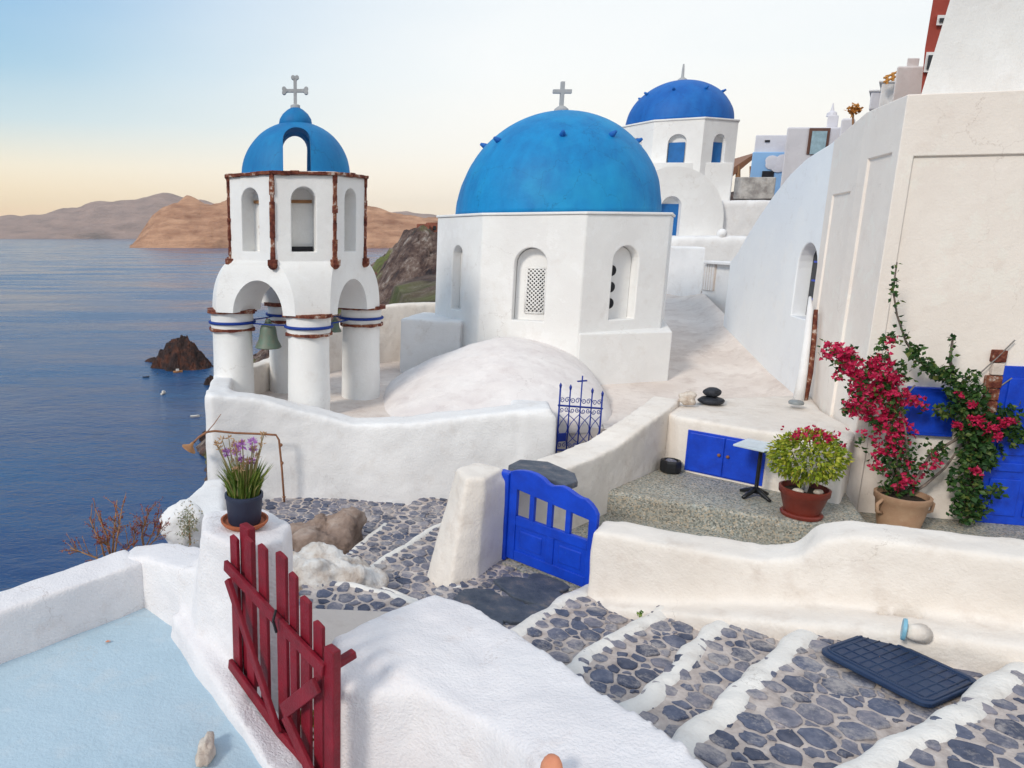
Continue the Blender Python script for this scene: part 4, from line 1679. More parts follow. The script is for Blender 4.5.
# little table with black iron foot
pp = G(755, 497, -3.40)
tb = thing('table', 'small table with square pale top and black cast iron foot on the platform', 'table', (pp.x, pp.y, -3.4))
x, y, z = pp.x, pp.y, -3.40
leg = MB().lathe([(.045, .06), (.035, .10), (.024, .14), (.024, .62), (.035, .66), (.05, .69)], (x, y, z), 14).build('column', M['black'], tb, smooth=True)
for k in range(4):
    a = R(45 * 2 * k + 20)
    d = Vector((math.cos(a), math.sin(a), 0))
    MB().tube([Vector((x, y, z + .11)) + d * .01, Vector((x, y, z + .075)) + d * .09, Vector((x, y, z + .04)) + d * .17, Vector((x, y, z + .018)) + d * .22], [.035, .03, .026, .022], 8).build('foot', M['black'], tb, smooth=True)
MB().box((x - .03, y, z + .705), (.46, .46, .028), rz=R(38)).build('table_top', M['tabletop'], tb, bevel=.008)


# ------------------------------------------------------------------ foliage helpers
def leaf(mb, p, d, up, l, w):
    d = d.normalized()
    s = d.cross(up)
    if s.length < 1e-4:
        s = d.cross(Vector((1, 0, 0)))
    s.normalize()
    n = s.cross(d)
    mb.add([p, p + d * l * .4 + s * w * .5 + n * w * .12, p + d * l, p + d * l * .4 - s * w * .5 + n * w * .12, p + d * l * .45],
           [(0, 1, 4), (1, 2, 4), (2, 3, 4), (3, 0, 4)])


def rvec(r=rng):
    v = Vector((r.gauss(0, 1), r.gauss(0, 1), r.gauss(0, 1)))
    return v.normalized()


def pot(name, label, p, prof, mat, soil_z, group=None):
    t = thing(name, label, 'potted plant', p, group)
    MB().lathe(prof, p, 36).build('pot', mat, t, smooth=True, auto=45)
    return t


# lime green shrub in red pot
pp = G(801, 515, -3.40)
ls = pot('potted_shrub', 'round lime green shrub with pink blossoms on top in a red glazed pot', pp,
         [(.17, 0), (.22, .0), (.23, .035), (.215, .05), (.19, .05), (.25, .27), (.27, .29), (.275, .36), (.25, .365), (.235, .30), (.01, .29)], M['red_pot'], 0)
MB().lathe([(.01, .295), (.23, .30), (.23, .305), (.01, .315)], pp, 20).build('soil', M['soil'], ls)
for a, b_, r_ in ((-.12, -.06, .07), (.10, -.1, .06)):
    MB().sphere(pp + Vector((a, b_, .335)), (r_, r_ * .8, .035), 10, 7, .2, a * 30, 2).build('pebble', M['palerock'], ls, smooth=True)
for k in range(4):
    a = rng.uniform(0, 6.28)
    b0 = pp + Vector((.03 * math.cos(a), .03 * math.sin(a), .3))
    MB().tube([b0, b0 + Vector((.02, -.01, .2)), b0 + Vector((.10 * math.cos(a), .1 * math.sin(a), .42))], [.016, .013, .008], 6).build('stem', M['pipe_white'], ls, smooth=True)
mb = MB()
cc = pp + Vector((-.02, 0, .75))
for k in range(2600):
    d = rvec()
    f = (.45 + .55 * rng.random() ** .5) * (1 + .18 * mnoise.noise(d * 2.4 + Vector((3, 1, 2))))
    q = cc + Vector((d.x * .41, d.y * .37, d.z * .33)) * f
    if q.z < pp.z + .50 and rng.random() < .8:
        continue
    ld = (d + rvec() * .8 + Vector((0, 0, -.45))).normalized()
    leaf(mb, q, ld, rvec(), rng.uniform(.045, .075), rng.uniform(.024, .038))
mb.build('foliage', M['lime'], ls)
mb = MB()
for k in range(90):
    q = cc + Vector((rng.gauss(.02, .15), rng.gauss(-.03, .12), .29 + rng.gauss(0, .035)))
    for j in range(3):
        leaf(mb, q, rvec() + Vector((0, 0, .4)), rvec(), .04, .035)
mb.build('blossom', M['bract'], ls)

# big bougainvillea in a pale terracotta pot
pg = P(900, 512, 8.72)
pg.z = -3.62
bg_ = pot('potted_bougainvillea', 'tall bougainvillea full of crimson bracts in a pale terracotta pot', pg,
          [(.22, -.1), (.26, .1), (.28, .26), (.30, .28), (.305, .35), (.27, .355), (.255, .29), (.01, .28)], M['terracotta_pale'], 0)
MB().lathe([(.01, .285), (.25, .29), (.25, .295), (.01, .305)], pg, 20).build('soil', M['soil'], bg_)
for s in (-1, 1):
    MB().tube([pg + Vector((s * .29, -.05, .30)), pg + Vector((s * .36, -.06, .24)), pg + Vector((s * .35, -.06, .14)), pg + Vector((s * .28, -.05, .12))], .022, 8).build('handle', M['terracotta_pale'], bg_, smooth=True)
YB = 8.75
stems = [[(902, 492), (898, 470), (892, 440), (880, 405), (862, 375), (838, 352)],
         [(905, 492), (908, 465), (905, 430), (900, 395), (888, 352)],
         [(902, 492), (892, 472), (886, 440), (894, 410), (915, 385)],
         [(908, 492), (922, 470), (930, 455), (938, 448)]]
for st_ in stems:
    pts = [P(u, v, YB + (.0 if i == 0 else -.05 + .1 * rng.random())) for i, (u, v) in enumerate(st_)]
    MB().tube(pts, [.022 - .003 * i for i in range(len(pts))], 7).build('stem', M['bark'], bg_, smooth=True)
blobs = [(832, 352, 10, 7, .95, 1.0), (842, 358, 14, 10, .9, .8), (855, 372, 16, 12, .9, .8), (870, 384, 20, 16, .85, .8), (884, 372, 17, 15, .85, .8), (858, 404, 15, 11, .85, .8), (880, 405, 22, 18, .75, .8), (900, 398, 14, 13, .6, .55),
         (889, 430, 19, 14, .75, .75), (917, 405, 7, 9, .9, .5), (893, 452, 16, 11, .55, .6), (886, 347, 9, 11, .03, .55), (900, 372, 10, 9, .25, .4), (910, 440, 14, 11, .3, .5), (884, 468, 12, 12, .25, .6),
         (900, 484, 19, 11, .30, .8), (924, 462, 14, 9, .35, .55), (842, 445, 10, 4, .03, .4), (858, 440, 9, 4, .03, .4), (930, 477, 9, 6, .5, .3), (905, 470, 14, 10, .3, .5)]
bm_, lm_ = MB(), MB()
for (u, v, ru, rv, pr_, den) in blobs:
    nb = int(ru * rv * 1.25 * den)
    tufts = [(rng.uniform(0, 6.28), math.sqrt(rng.random()), rng.uniform(-.22, .14)) for _ in range(max(4, nb // 10))]
    for k in range(nb):
        ta, tr, td = tufts[k % len(tufts)]
        q = P(u + ru * tr * math.cos(ta) * 1.08 + rng.gauss(0, 2.9), v + rv * tr * math.sin(ta) * 1.08 + rng.gauss(0, 2.7), YB + td * (1 - tr * .6) + rng.gauss(0, .03))
        if (k % len(tufts)) / len(tufts) < pr_ and rng.random() < .88:
            ax = (Vector((0, -1, .25)) + rvec() * .9).normalized()
            s1 = ax.cross(rvec()).normalized()
            for j in range(3):
                d = Matrix.Rotation(j * 2.094, 3, ax) @ s1 + ax * .5
                leaf(bm_, q, d, ax, rng.uniform(.030, .044), rng.uniform(.028, .038))
        else:
            leaf(lm_, q, rvec() + Vector((0, -.5, -.1)), rvec(), rng.uniform(.05, .08), rng.uniform(.035, .052))
        if rng.random() < .25:
            leaf(lm_, q + Vector((0, .05, 0)), rvec() + Vector((0, -.3, 0)), rvec(), rng.uniform(.05, .075), rng.uniform(.035, .05))
bm_.build('bracts', M['bract'], bg_)
lm_.build('foliage', M['leaf'], bg_)

# climbing vine along the wall and round the blue door
vp = P(965, 522, 8.68)
vn = thing('climbing_vine', 'dark green climbing vine with a few red flowers between shutter and blue door', 'vine', (vp.x, vp.y, FZ))
YV = 8.82
main = [[(968, 525), (965, 490), (968, 450), (962, 410), (955, 385), (935, 370), (918, 360), (906, 342), (897, 315), (893, 290), (897, 262)],
        [(968, 525), (975, 480), (972, 440), (985, 420), (1005, 425), (1024, 435)],
        [(955, 385), (950, 360), (953, 335)], [(962, 410), (945, 408), (932, 410)],
        [(905, 498), (925, 485), (945, 468), (965, 440)], [(938, 450), (955, 440), (965, 425)]]
for st_ in main:
    pts = [P(u, v, YV + rng.uniform(-.03, .03)) for u, v in st_]
    MB().tube(pts, [.022 * (1 - .7 * i / len(pts)) for i in range(len(pts))], 6).build('stem', M['bark'], vn, smooth=True)
lm_ = MB()
vb = [(968, 398, 18, 16, 300), (975, 425, 20, 18, 380), (975, 455, 18, 16, 300), (965, 480, 16, 18, 260), (965, 508, 16, 14, 220), (980, 500, 10, 16, 90), (1000, 425, 18, 10, 160), (1016, 435, 12, 10, 120),
      (950, 410, 16, 8, 110), (990, 455, 14, 14, 120), (1010, 412, 14, 7, 70), (955, 385, 12, 10, 100), (943, 373, 12, 7, 80), (925, 364, 9, 8, 60), (915, 352, 7, 8, 45), (972, 375, 8, 6, 30), (938, 450, 10, 6, 40),
      (994, 490, 10, 8, 50)]
for (u, v, ru, rv, nn_) in vb:
    for k in range(nn_):
        a, rr = rng.uniform(0, 6.28), math.sqrt(rng.random())
        q = P(u + ru * rr * math.cos(a) * 1.05, v + rv * rr * math.sin(a) * 1.05, YV + rng.uniform(-.2, .06))
        leaf(lm_, q, rvec() + Vector((0, -.5, -.3)), rvec(), rng.uniform(.05, .09), rng.uniform(.045, .07))
for st_, dens in ((main[0][4:], 20), (main[2], 22)):
    for i in range(len(st_) - 1):
        for k in range(dens):
            t = rng.random()
            q = P(st_[i][0] + (st_[i + 1][0] - st_[i][0]) * t + rng.gauss(0, 2.2), st_[i][1] + (st_[i + 1][1] - st_[i][1]) * t + rng.gauss(0, 2), YV - .03 + rng.uniform(-.05, .03))
            leaf(lm_, q, rvec() + Vector((0, -.4, -.2)), rvec(), rng.uniform(.045, .075), rng.uniform(.04, .055))
for (u, v, rr_) in [(977, 420, 8), (992, 428, 9), (1003, 424, 5), (998, 437, 5), (972, 404, 4), (957, 425, 5), (975, 470, 5), (1010, 420, 5), (960, 395, 3)]:
    fm_ = MB()
    for k in range(int(rr_ * 5)):
        q = P(u + rng.gauss(0, rr_ * .5), v + rng.gauss(0, rr_ * .4), YV - .22 + rng.uniform(-.04, .04))
        for j in range(3):
            leaf(fm_, q, rvec() + Vector((0, -.5, 0)), rvec(), .038, .033)
    fm_.build('flower_cluster', M['bract'], vn)
lm_.build('foliage', M['leaf'], vn)
# thin training cables on the wall
for (a, b_, lab) in [((977, 376), (1015, 340), 'thin grey cable running up the cream wall above the vine'), ((985, 395), (1012, 378), 'short thin grey cable on the cream wall by the red stone door surround')]:
    ya = wpt(1.3, 0).y - .03
    tag(MB().tube([P(*a, ya), P((a[0] + b_[0]) / 2, (a[1] + b_[1]) / 2 + .8, ya - .03), P(*b_, ya - .06)], .008, 6).build('cable', M['cable']), lab, 'cable')


# ================================================================== STAIRS AND PATH
def inpoly(x, y, poly):
    c = False
    n = len(poly)
    for i in range(n):
        x1, y1 = poly[i]
        x2, y2 = poly[(i + 1) % n]
        if (y1 > y) != (y2 > y) and x < (x2 - x1) * (y - y1) / (y2 - y1) + x1:
            c = not c
    return c


def edgedist(x, y, poly):
    d = 9
    n = len(poly)
    for i in range(n):
        ax, ay = poly[i]
        bx, by = poly[(i + 1) % n]
        L2 = (bx - ax) ** 2 + (by - ay) ** 2
        t = max(0, min(1, ((x - ax) * (bx - ax) + (y - ay) * (by - ay)) / L2)) if L2 else 0
        d = min(d, math.hypot(x - ax - t * (bx - ax), y - ay - t * (by - ay)))
    return d


def cobbles(mb, poly, z, rmax, rmin, seed, fill=.86):
    r_ = random.Random(seed)
    x0, x1 = min(p[0] for p in poly), max(p[0] for p in poly)
    y0, y1 = min(p[1] for p in poly), max(p[1] for p in poly)
    pts = []
    area = (x1 - x0) * (y1 - y0)
    for ph in range(7):
        rad = rmax * (1 - ph / 6) + rmin * ph / 6
        for k in range(int(area / (rad * rad) * 5)):
            x, y = r_.uniform(x0, x1), r_.uniform(y0, y1)
            if not inpoly(x, y, poly) or edgedist(x, y, poly) < rad * .75:
                continue
            if all((x - a) ** 2 + (y - b) ** 2 > ((rad + c) * fill) ** 2 for a, b, c in pts):
                pts.append((x, y, rad))
    for i, (x, y, rad) in enumerate(pts):
        cell = [(x + rad * 2.1 * math.cos(2 * PI * k / 7 + i), y + rad * 2.1 * math.sin(2 * PI * k / 7 + i)) for k in range(7)]
        for j, (a, b, c) in enumerate(pts):
            if i == j:
                continue
            dx, dy = a - x, b - y
            d2 = dx * dx + dy * dy
            if d2 > (rad + c) ** 2 * 4.2:
                continue
            t = .5 + (rad * rad - c * c) / (2 * d2)
            px, py = x + dx * t, y + dy * t
            new = []
            for q in range(len(cell)):
                A, B = cell[q], cell[(q + 1) % len(cell)]
                da = (A[0] - px) * dx + (A[1] - py) * dy
                db = (B[0] - px) * dx + (B[1] - py) * dy
                if da <= 0:
                    new.append(A)
                if (da < 0) != (db < 0) and da != db:
                    u_ = da / (da - db)
                    new.append((A[0] + (B[0] - A[0]) * u_, A[1] + (B[1] - A[1]) * u_))
            cell = new
            if len(cell) < 3:
                break
        if len(cell) < 3:
            continue
        gap = r_.uniform(.004, .009) + rad * r_.choice([.0, .02, .05, .08, .16])
        cx_, cy_ = sum(q[0] for q in cell) / len(cell), sum(q[1] for q in cell) / len(cell)
        # knock the corners off, roughen the outline
        out = []
        m_ = len(cell)
        for q in range(m_):
            A, B = cell[q], cell[(q + 1) % m_]
            L_ = math.hypot(B[0] - A[0], B[1] - A[1])
            if L_ < .008:
                continue
            fr = min(.34, .010 / L_ + .05)
            for f in ((fr, 1 - fr) if L_ < .07 else (fr, .5, 1 - fr)):
                X, Y_ = A[0] + (B[0] - A[0]) * f, A[1] + (B[1] - A[1]) * f
                d_ = math.hypot(X - cx_, Y_ - cy_) or 1
                g = max(.3, 1 - (gap + r_.uniform(-.006, .010)) / d_)
                out.append((X - cx_, Y_ - cy_, g))
        if len(out) < 4:
            continue
        out = [(a * g, b * g) for a, b, g in out]
        if not all(inpoly(cx_ + a, cy_ + b, poly) for a, b in out):
            out = [(a * .72, b * .72) for a, b in out]
        n = len(out)
        h = r_.uniform(.006, .018)
        tx_, ty_ = r_.uniform(-.07, .07), r_.uniform(-.07, .07)
        zf = z
        ins = max(.55, 1 - .016 / max(.02, rad))
        R0 = [(cx_ + a, cy_ + b, zf - .012) for a, b in out]
        R1 = [(cx_ + a * .98, cy_ + b * .98, zf + h * .55 + a * tx_ + b * ty_) for a, b in out]
        R2 = [(cx_ + a * ins, cy_ + b * ins, zf + h + r_.uniform(-.002, .002) + a * tx_ + b * ty_) for a, b in out]
        m = len(mb.v)
        mb.v += R0 + R1 + R2 + [(cx_, cy_, zf + h * 1.05)]
        for k in range(n):
            j = (k + 1) % n
            mb.f += [(m + k, m + j, m + n + j, m + n + k), (m + n + k, m + n + j, m + 2 * n + j, m + 2 * n + k), (m + 2 * n + k, m + 2 * n + j, m + 3 * n)]


stair = thing('cobbled_stairs', None, None, (2.6, 5.4, -3.75))
tag(stair, kind='structure')


def tread(poly, z, seed, rmax=.10, rmin=.035, deep=-5.2, stones=True):
    s = MB().prism(poly, deep, z).build('step', M['mortar'], stair)
    if stones:
        mb = MB()
        ply = poly
        cobbles(mb, ply, z, rmax, rmin, seed)
        mb.build('cobbles', M['stone'], s)
    return s


def nosing(pts, r=.075, parent=None):
    """white painted step edge, wavy, fading up into the wall at its end"""
    P_ = []
    for i in range(len(pts) - 1):
        a, b = Vector(pts[i]), Vector(pts[i + 1])
        n = max(2, int((b - a).length / .09))
        for k in range(n):
            t = k / n
            p = a + (b - a) * t
            p += Vector((mnoise.noise(p * 3.1) * .05, mnoise.noise(p * 3.1 + Vector((7, 0, 0))) * .05, 0))
            P_.append(p)
    P_.append(Vector(pts[-1]))
    rr = [r * (1 + .28 * mnoise.noise(p * 4 + Vector((0, 9, 0)))) for p in P_]
    P_ = [p - Vector((0, 0, r * .60)) for p in P_]
    tb_ = MB().tube(P_, rr, 14)
    zc = sum(p.z for p in P_) / len(P_)
    tb_.v = [(x, y, zc + r * .60 + (z - zc) * .62 - r * .40 + .012 * mnoise.noise(Vector((x * 7, y * 7, 3)))) for x, y, z in tb_.v]
    o = tb_.build('painted_edge', M['white_edge'], parent or stair)
    return soften(o, .016, 4, .014, .12)


M['white_edge'] = plaster('painted_step_edge', (.78, .75, .71), (.70, .67, .63), (.40, .33, .28), .5, bs=.8, lo=.52)
A_ = [(1.2, 5.55), (1.86, 6.13), (2.64, 6.80), (2.95, 7.05)]
B_ = [(1.35, 4.70), (2.18, 5.40), (3.10, 6.13), (3.5, 6.45)]
C_ = [(1.45, 3.85), (2.28, 4.60), (3.37, 5.62), (3.75, 5.97)]
D_ = [(1.45, 3.32), (2.29, 3.99), (3.73, 5.14), (4.2, 5.5)]
E_ = [(1.85, 2.92), (2.90, 3.47), (4.93, 4.53), (5.6, 4.88)]
F_ = [(2.0, 1.9), (3.2, 2.3), (6.2, 3.9), (6.8, 4.2)]
zs = [-3.60, -3.45, -3.30, -3.15, -3.0]
lines = [A_, B_, C_, D_, E_, F_]
steps_ = []
for i in range(5):
    a, b = lines[i], lines[i + 1]
    steps_.append(tread(a + [(q[0] - .0, q[1] - .03) for q in b[::-1]], zs[i], 20 + i, .105 if i < 3 else .115, .036))
for i, ln in enumerate(lines[:5]):
    nosing([(x, y, zs[i] + .004) for x, y in ln], .088 if i < 3 else .10, steps_[i])
# landing of big slate slabs at the blue gate
land = [(1.2, 5.52), (2.64, 6.77), (2.9, 7.0), (2.05, 7.9), (1.95, 7.75), (1.55, 7.3), (1.15, 7.1), (.7, 6.6), (.6, 5.6)]
lo_ = tread(land, -3.75, 3, .07, .03)
mb = MB()
for (cx, cy, rx, ry, an) in [(2.15, 7.0, .36, .20, -45), (1.78, 6.62, .26, .2, -30), (2.38, 7.2, .2, .12, -50), (1.55, 6.85, .2, .16, 20), (1.45, 6.3, .25, .17, 40), (2.2, 6.62, .17, .10, -20)]:
    out = []
    for k in range(11):
        a = 2 * PI * k / 11
        rr = rng.uniform(.85, 1.12)
        x, y = 1.25 * rx * rr * math.cos(a), 1.3 * ry * rr * math.sin(a)
        out.append((cx + x * math.cos(R(an)) - y * math.sin(R(an)), cy + x * math.sin(R(an)) + y * math.cos(R(an))))
    mb.prism(out, -3.77, -3.712 + rng.uniform(-.004, .004))
mb.build('slate_slabs', M['slab'], lo_, bevel=.012)
nosing([(1.18, 7.12, -3.77), (1.45, 7.15, -3.76), (1.62, 7.3, -3.75)], .06, lo_)
# path fanning out behind the front wall
zone = [(.55, 6.7), (.9, 6.85), (1.2, 7.1), (1.35, 7.6), (1.75, 8.4), (2.6, 9.3), (1.43, 9.1), (.49, 7.93), (.05, 7.45)]
pz = tread(zone, -3.9, 31, .095, .04)
nosing([(.49, 7.93, -3.90), (.95, 8.52, -3.895), (1.43, 9.1, -3.89), (1.7, 9.4, -3.89)], .055, pz)
z2 = [(.49, 7.9), (1.43, 9.08), (2.9, 10.6), (1.4, 10.6), (.42, 8.9), (.12, 8.4), (.2, 7.9)]
p2 = tread(z2, -4.04, 32, .09, .04)
nosing([(.12, 8.42, -4.04), (.42, 8.92, -4.035), (.8, 9.6, -4.03)], .045, p2)
z3 = [(.10, 8.35), (.45, 8.95), (1.5, 10.9), (-.2, 11.2), (-1.2, 10.8), (-.9, 8.8)]
p3 = tread(z3, -4.18, 33, .095, .04)
z4 = [(.1, 7.5), (.17, 7.42), (.84, 6.92), (1.0, 6.5), (.62, 6.2), (-.2, 7.05), (-.3, 7.4)]
p4 = tread(z4, -3.76, 34, .095, .04)
nosing([(-.02, 7.55, -3.76), (.17, 7.40, -3.755), (.84, 6.90, -3.75), (1.1, 6.7, -3.75)], .06, p4)
z5 = [(-.26, 7.05), (.62, 6.75), (.95, 6.3), (.6, 5.4), (-.1, 5.4), (-.35, 6.2)]
p5 = tread(z5, -3.60, 35, .095, .04)
nosing([(-.35, 7.06, -3.6), (.2, 6.9, -3.595), (.62, 6.73, -3.59), (.95, 6.5, -3.59)], .055, p5)
z6 = [(-.3, 6.12), (.55, 6.05), (.85, 5.5), (.7, 4.4), (-.5, 4.2), (-.5, 5.0)]
p6 = tread(z6, -3.42, 36, .08, .03, stones=False)
p6.data.materials[0] = M['beige_wall']

# boulders
def boulder(name, label, p, r, mat, seed, jit=.35):
    o = MB().sphere(p, r, 90, 60, jit, seed, 1.4).build(name, mat, smooth=True)
    m = o.modifiers.new('lumps', 'DISPLACE')
    m.texture = clouds(.22)
    m.strength = .16
    m.texture_coords = 'GLOBAL'
    m = o.modifiers.new('crags', 'DISPLACE')
    m.texture = clouds(.07)
    m.strength = .07
    m.texture_coords = 'GLOBAL'
    return tag(o, label, 'boulder')


boulder('boulder', 'lumpy whitewashed boulder at the turn of the cobbled path behind the red gate', (-.08, 7.25, -3.80), (.58, .44, .40), M['wboulder'], 4)
boulder('boulder', 'brown bare rock with pointed top leaning against the white retaining wall', (-.08, 9.15, -4.30), (.62, .45, .56), M['boulder'], 14, .6)
for p in ((-.33, 8.05, -3.66), (-.36, 8.0, -3.72)):
    pass

# ------------------------------------------------------------------ low wall along the stairs
lw = thing('low_wall', 'thick rounded cream white wall running along the cobbled stairs from the blue gate', 'wall', (3.5, 6.2, -3.7))
wp = [(2.74, 6.86, -4.4, -2.90), (2.95, 6.70, -4.4, -2.87), (3.38, 6.33, -4.4, -2.83), (3.86, 5.98, -4.4, -2.78), (4.10, 5.83, -4.3, -2.70), (4.22, 5.76, -4.3, -2.50), (4.40, 5.66, -4.3, -2.42), (4.8, 5.40, -4.2, -2.38), (5.3, 5.05, -4, -2.33), (6.2, 4.45, -4, -2.25)]
mb = wall_mb(wp, [.42, .46, .46, .46, .46, .48, .5, .5, .5, .5])
# swelling foot
for i in range(len(wp) - 2):
    a, b = Vector(wp[i][:2]), Vector(wp[i + 1][:2])
    n_ = Vector(((b - a).y, -(b - a).x)).normalized()
    if n_.y > 0:
        n_ = -n_
mb2 = wall_mb([(2.68, 6.66, -4.4, -3.62), (3.09, 6.26, -4.4, -3.46), (3.46, 5.82, -4.4, -3.26), (3.95, 5.4, -4.2, -3.09), (4.5, 5.02, -4.2, -2.94), (5.4, 4.5, -4, -2.8)], .34)
mb.add(mb2.v, mb2.f)
soften(mb.build('wall', M['warm_white'], lw), .03, 16, .045, .45)

# white pipe with blue cap set in the foot of the low wall
pa_ = G(903, 629, -2.88)
pd_ = Vector((.80, -.60, -.02)).normalized()
pt = thing('pipe', 'white pipe end with pale blue cap in the low wall foot by the mat', 'pipe', pa_)
MB().tube([pa_ + pd_ * .02, pa_ + pd_ * .07 + Vector((.01, .03, -.02)), pa_ + pd_ * .16 + Vector((.04, .12, -.05))], [.045, .06, .075], 16).build('pipe_body', M['warm_white'], pt, smooth=True)
m_ = pd_.to_track_quat('Z', 'Y').to_matrix()
MB().lathe([(.01, -.006), (.078, -.006), (.082, .0), (.082, .016), (.07, .02), (.01, .02)], pa_, 20, m_).build('cap', M['cap_blue'], pt, smooth=True, auto=45)

# rubber mat
mt = thing('door_mat', 'dark blue rubber mat with square grid lying on the cobbled stairs', 'mat', G(900, 670, -3.1))
q0, q1, q2_, q3 = G(831, 655, -3.08), G(858, 627, -3.08), G(975, 678, -3.08), G(937, 713, -3.08)
mx_ = (q2_ + q3) / 2 - (q0 + q1) / 2
my_ = (q1 + q2_) / 2 - (q0 + q3) / 2
mcn = (q0 + q1 + q2_ + q3) / 4
mw, mh = mx_.length, my_.length
ux = mx_.normalized()
uy = Vector((-ux.y, ux.x, 0))
def mpt(x, y, z):
    q = mcn + ux * x + uy * y
    return (q.x, q.y, z)


rc = .07
out = []
for cx_s, cy_s, a0 in ((1, 1, 0), (-1, 1, 90), (-1, -1, 180), (1, -1, 270)):
    for k in range(6):
        a = R(a0 + 90 * k / 5)
        out.append((cx_s * (mw / 2 - rc) + rc * math.cos(a), cy_s * (mh / 2 - rc) + rc * math.sin(a)))
mb = MB()
mb.loft([[mpt(x, y, -3.10) for x, y in out], [mpt(x, y, -3.075) for x, y in out], [mpt(x * .985, y * .97, -3.069) for x, y in out]])
mo = mb.build('base', M['mat_blue'], mt)
mb = MB()
for i in range(-5, 6):
    x = i * mw * .083
    mb.tube([Vector(mpt(x, -mh * .40, -3.068)), Vector(mpt(x, mh * .40, -3.068))], .0055, 5)
for j in range(-2, 3):
    y = j * mh * .19
    mb.tube([Vector(mpt(-mw * .43, y, -3.068)), Vector(mpt(mw * .43, y, -3.068))], .0055, 5)
lp = [Vector(mpt(x * .93, y * .86, -3.068)) for x, y in out]
mb.tube(lp + [lp[0]], .009, 6)
mb.build('grid', M['mat_blue'], mt, smooth=True)
for (u, v, an) in ((874, 659, 20), (871, 668, -25)):
    pp = G(u, v, -3.075)
    o = MB()
    leaf(o, pp, Vector((math.cos(R(an)), math.sin(R(an)), .1)), Vector((0, 0, 1)), .07, .02)
    tag(o.build('dry_leaf', M['drybud']), 'curled dry brown leaf lying ' + ('higher' if v < 662 else 'lower') + ' of two on the dark blue mat', 'leaf')

# ------------------------------------------------------------------ blue gate
ga, gb = Vector((2.06, 7.81, 0)), Vector((2.77, 6.99, 0))
gd = (gb - ga).normalized()
gn = Vector((-gd.y, gd.x, 0))
bgate = thing('gate', 'bright blue wooden gate with scalloped top and four small openings', 'gate', (2.06, 7.81, -3.7))


def gbox(mb, s0, s1, z0, z1, t, off=0, top=None):
    c = (ga + gd * (s0 + s1) / 2) + gn * off
    mb.box((c.x, c.y, (z0 + z1) / 2), (s1 - s0, t, z1 - z0), rz=math.atan2(gd.y, gd.x))
    return mb


gbox(MB(), -.12, .03, -3.73, -2.66, .12).build('gate_post', M['gate_blue'], bgate, bevel=.015)
tops = [(.03, -2.64), (.1, -2.61), (.18, -2.59), (.27, -2.58), (.36, -2.585), (.46, -2.615), (.52, -2.655), (.57, -2.668), (.62, -2.655), (.68, -2.64), (.74, -2.645), (.80, -2.665), (.86, -2.69), (.92, -2.705),
        (.97, -2.705), (1.03, -2.74), (1.08, -2.79), (1.11, -2.84)]
mb = MB()
ply = [(s, z) for s, z in tops] + [(1.11, -2.93), (.03, -2.82)]
pts = []
for off in (-.03, .03):
    for s, z in ply:
        q = ga + gd * s + gn * off
        pts.append((q.x, q.y, z))
k = len(ply)
mb.add(pts, [tuple(range(k)), tuple(range(k, 2 * k))[::-1]] + [(i, k + i, k + (i + 1) % k, (i + 1) % k) for i in range(k)])
recalc(mb.build('top_rail', M['gate_blue'], bgate, bevel=.008))
gbox(MB(), .031, .13, -3.69, -2.80, .058).build('stile', M['gate_blue'], bgate, bevel=.006)
gbox(MB(), 1.02, 1.11, -3.69, -2.90, .058).build('stile', M['gate_blue'], bgate, bevel=.006)
gbox(MB(), .131, 1.019, -3.26, -3.15, .054).build('mid_rail', M['gate_blue'], bgate, bevel=.006)
gbox(MB(), .131, 1.019, -3.69, -3.57, .054).build('bottom_rail', M['gate_blue'], bgate, bevel=.006)
gbox(MB(), .54, .63, -3.57, -3.26, .052).build('centre_stile', M['gate_blue'], bgate, bevel=.006)
for s in (.33, .555, .78):
    gbox(MB(), s - .03, s + .03, -3.15, -2.81, .05).build('baluster', M['gate_blue'], bgate, bevel=.006)
for s0, s1 in ((.13, .54), (.63, 1.02)):
    gbox(MB(), s0, s1, -3.57, -3.26, .024).build('panel', M['gate_blue'], bgate)
    gbox(MB(), s0 + .06, s1 - .06, -3.52, -3.31, .044).build('panel', M['gate_blue'], bgate, bevel=.014)
# stone slab on the wall behind the gate
mb = MB()
sq = [G(u, v, -2.70) for u, v in [(508, 466), (520, 460), (548, 462), (575, 474), (578, 482), (566, 487), (545, 478), (525, 473)]]
mb.prism([(p.x, p.y) for p in sq], -2.76, lambda x, y: -2.685 + .02 * mnoise.noise(Vector((x * 6, y * 6, 0))))
o = mb.build('stone_slab', M['slab'], bevel=.015)
tag(o, 'rough dark grey stone slab resting on the wall behind the blue gate', 'stone slab')

# ------------------------------------------------------------------ wrought iron gate to the terrace
ia, ib = Vector((3.45, 10.5, 0)), Vector((4.16, 10.73, 0))
idr = (ib - ia).normalized()
ig = thing('iron_gate', 'blue wrought iron gate with scrolls and small cross on the church terrace', 'gate', (3.45, 10.5, -3.4))


def ip(s, z):
    q = ia + idr * s
    return Vector((q.x, q.y, z))


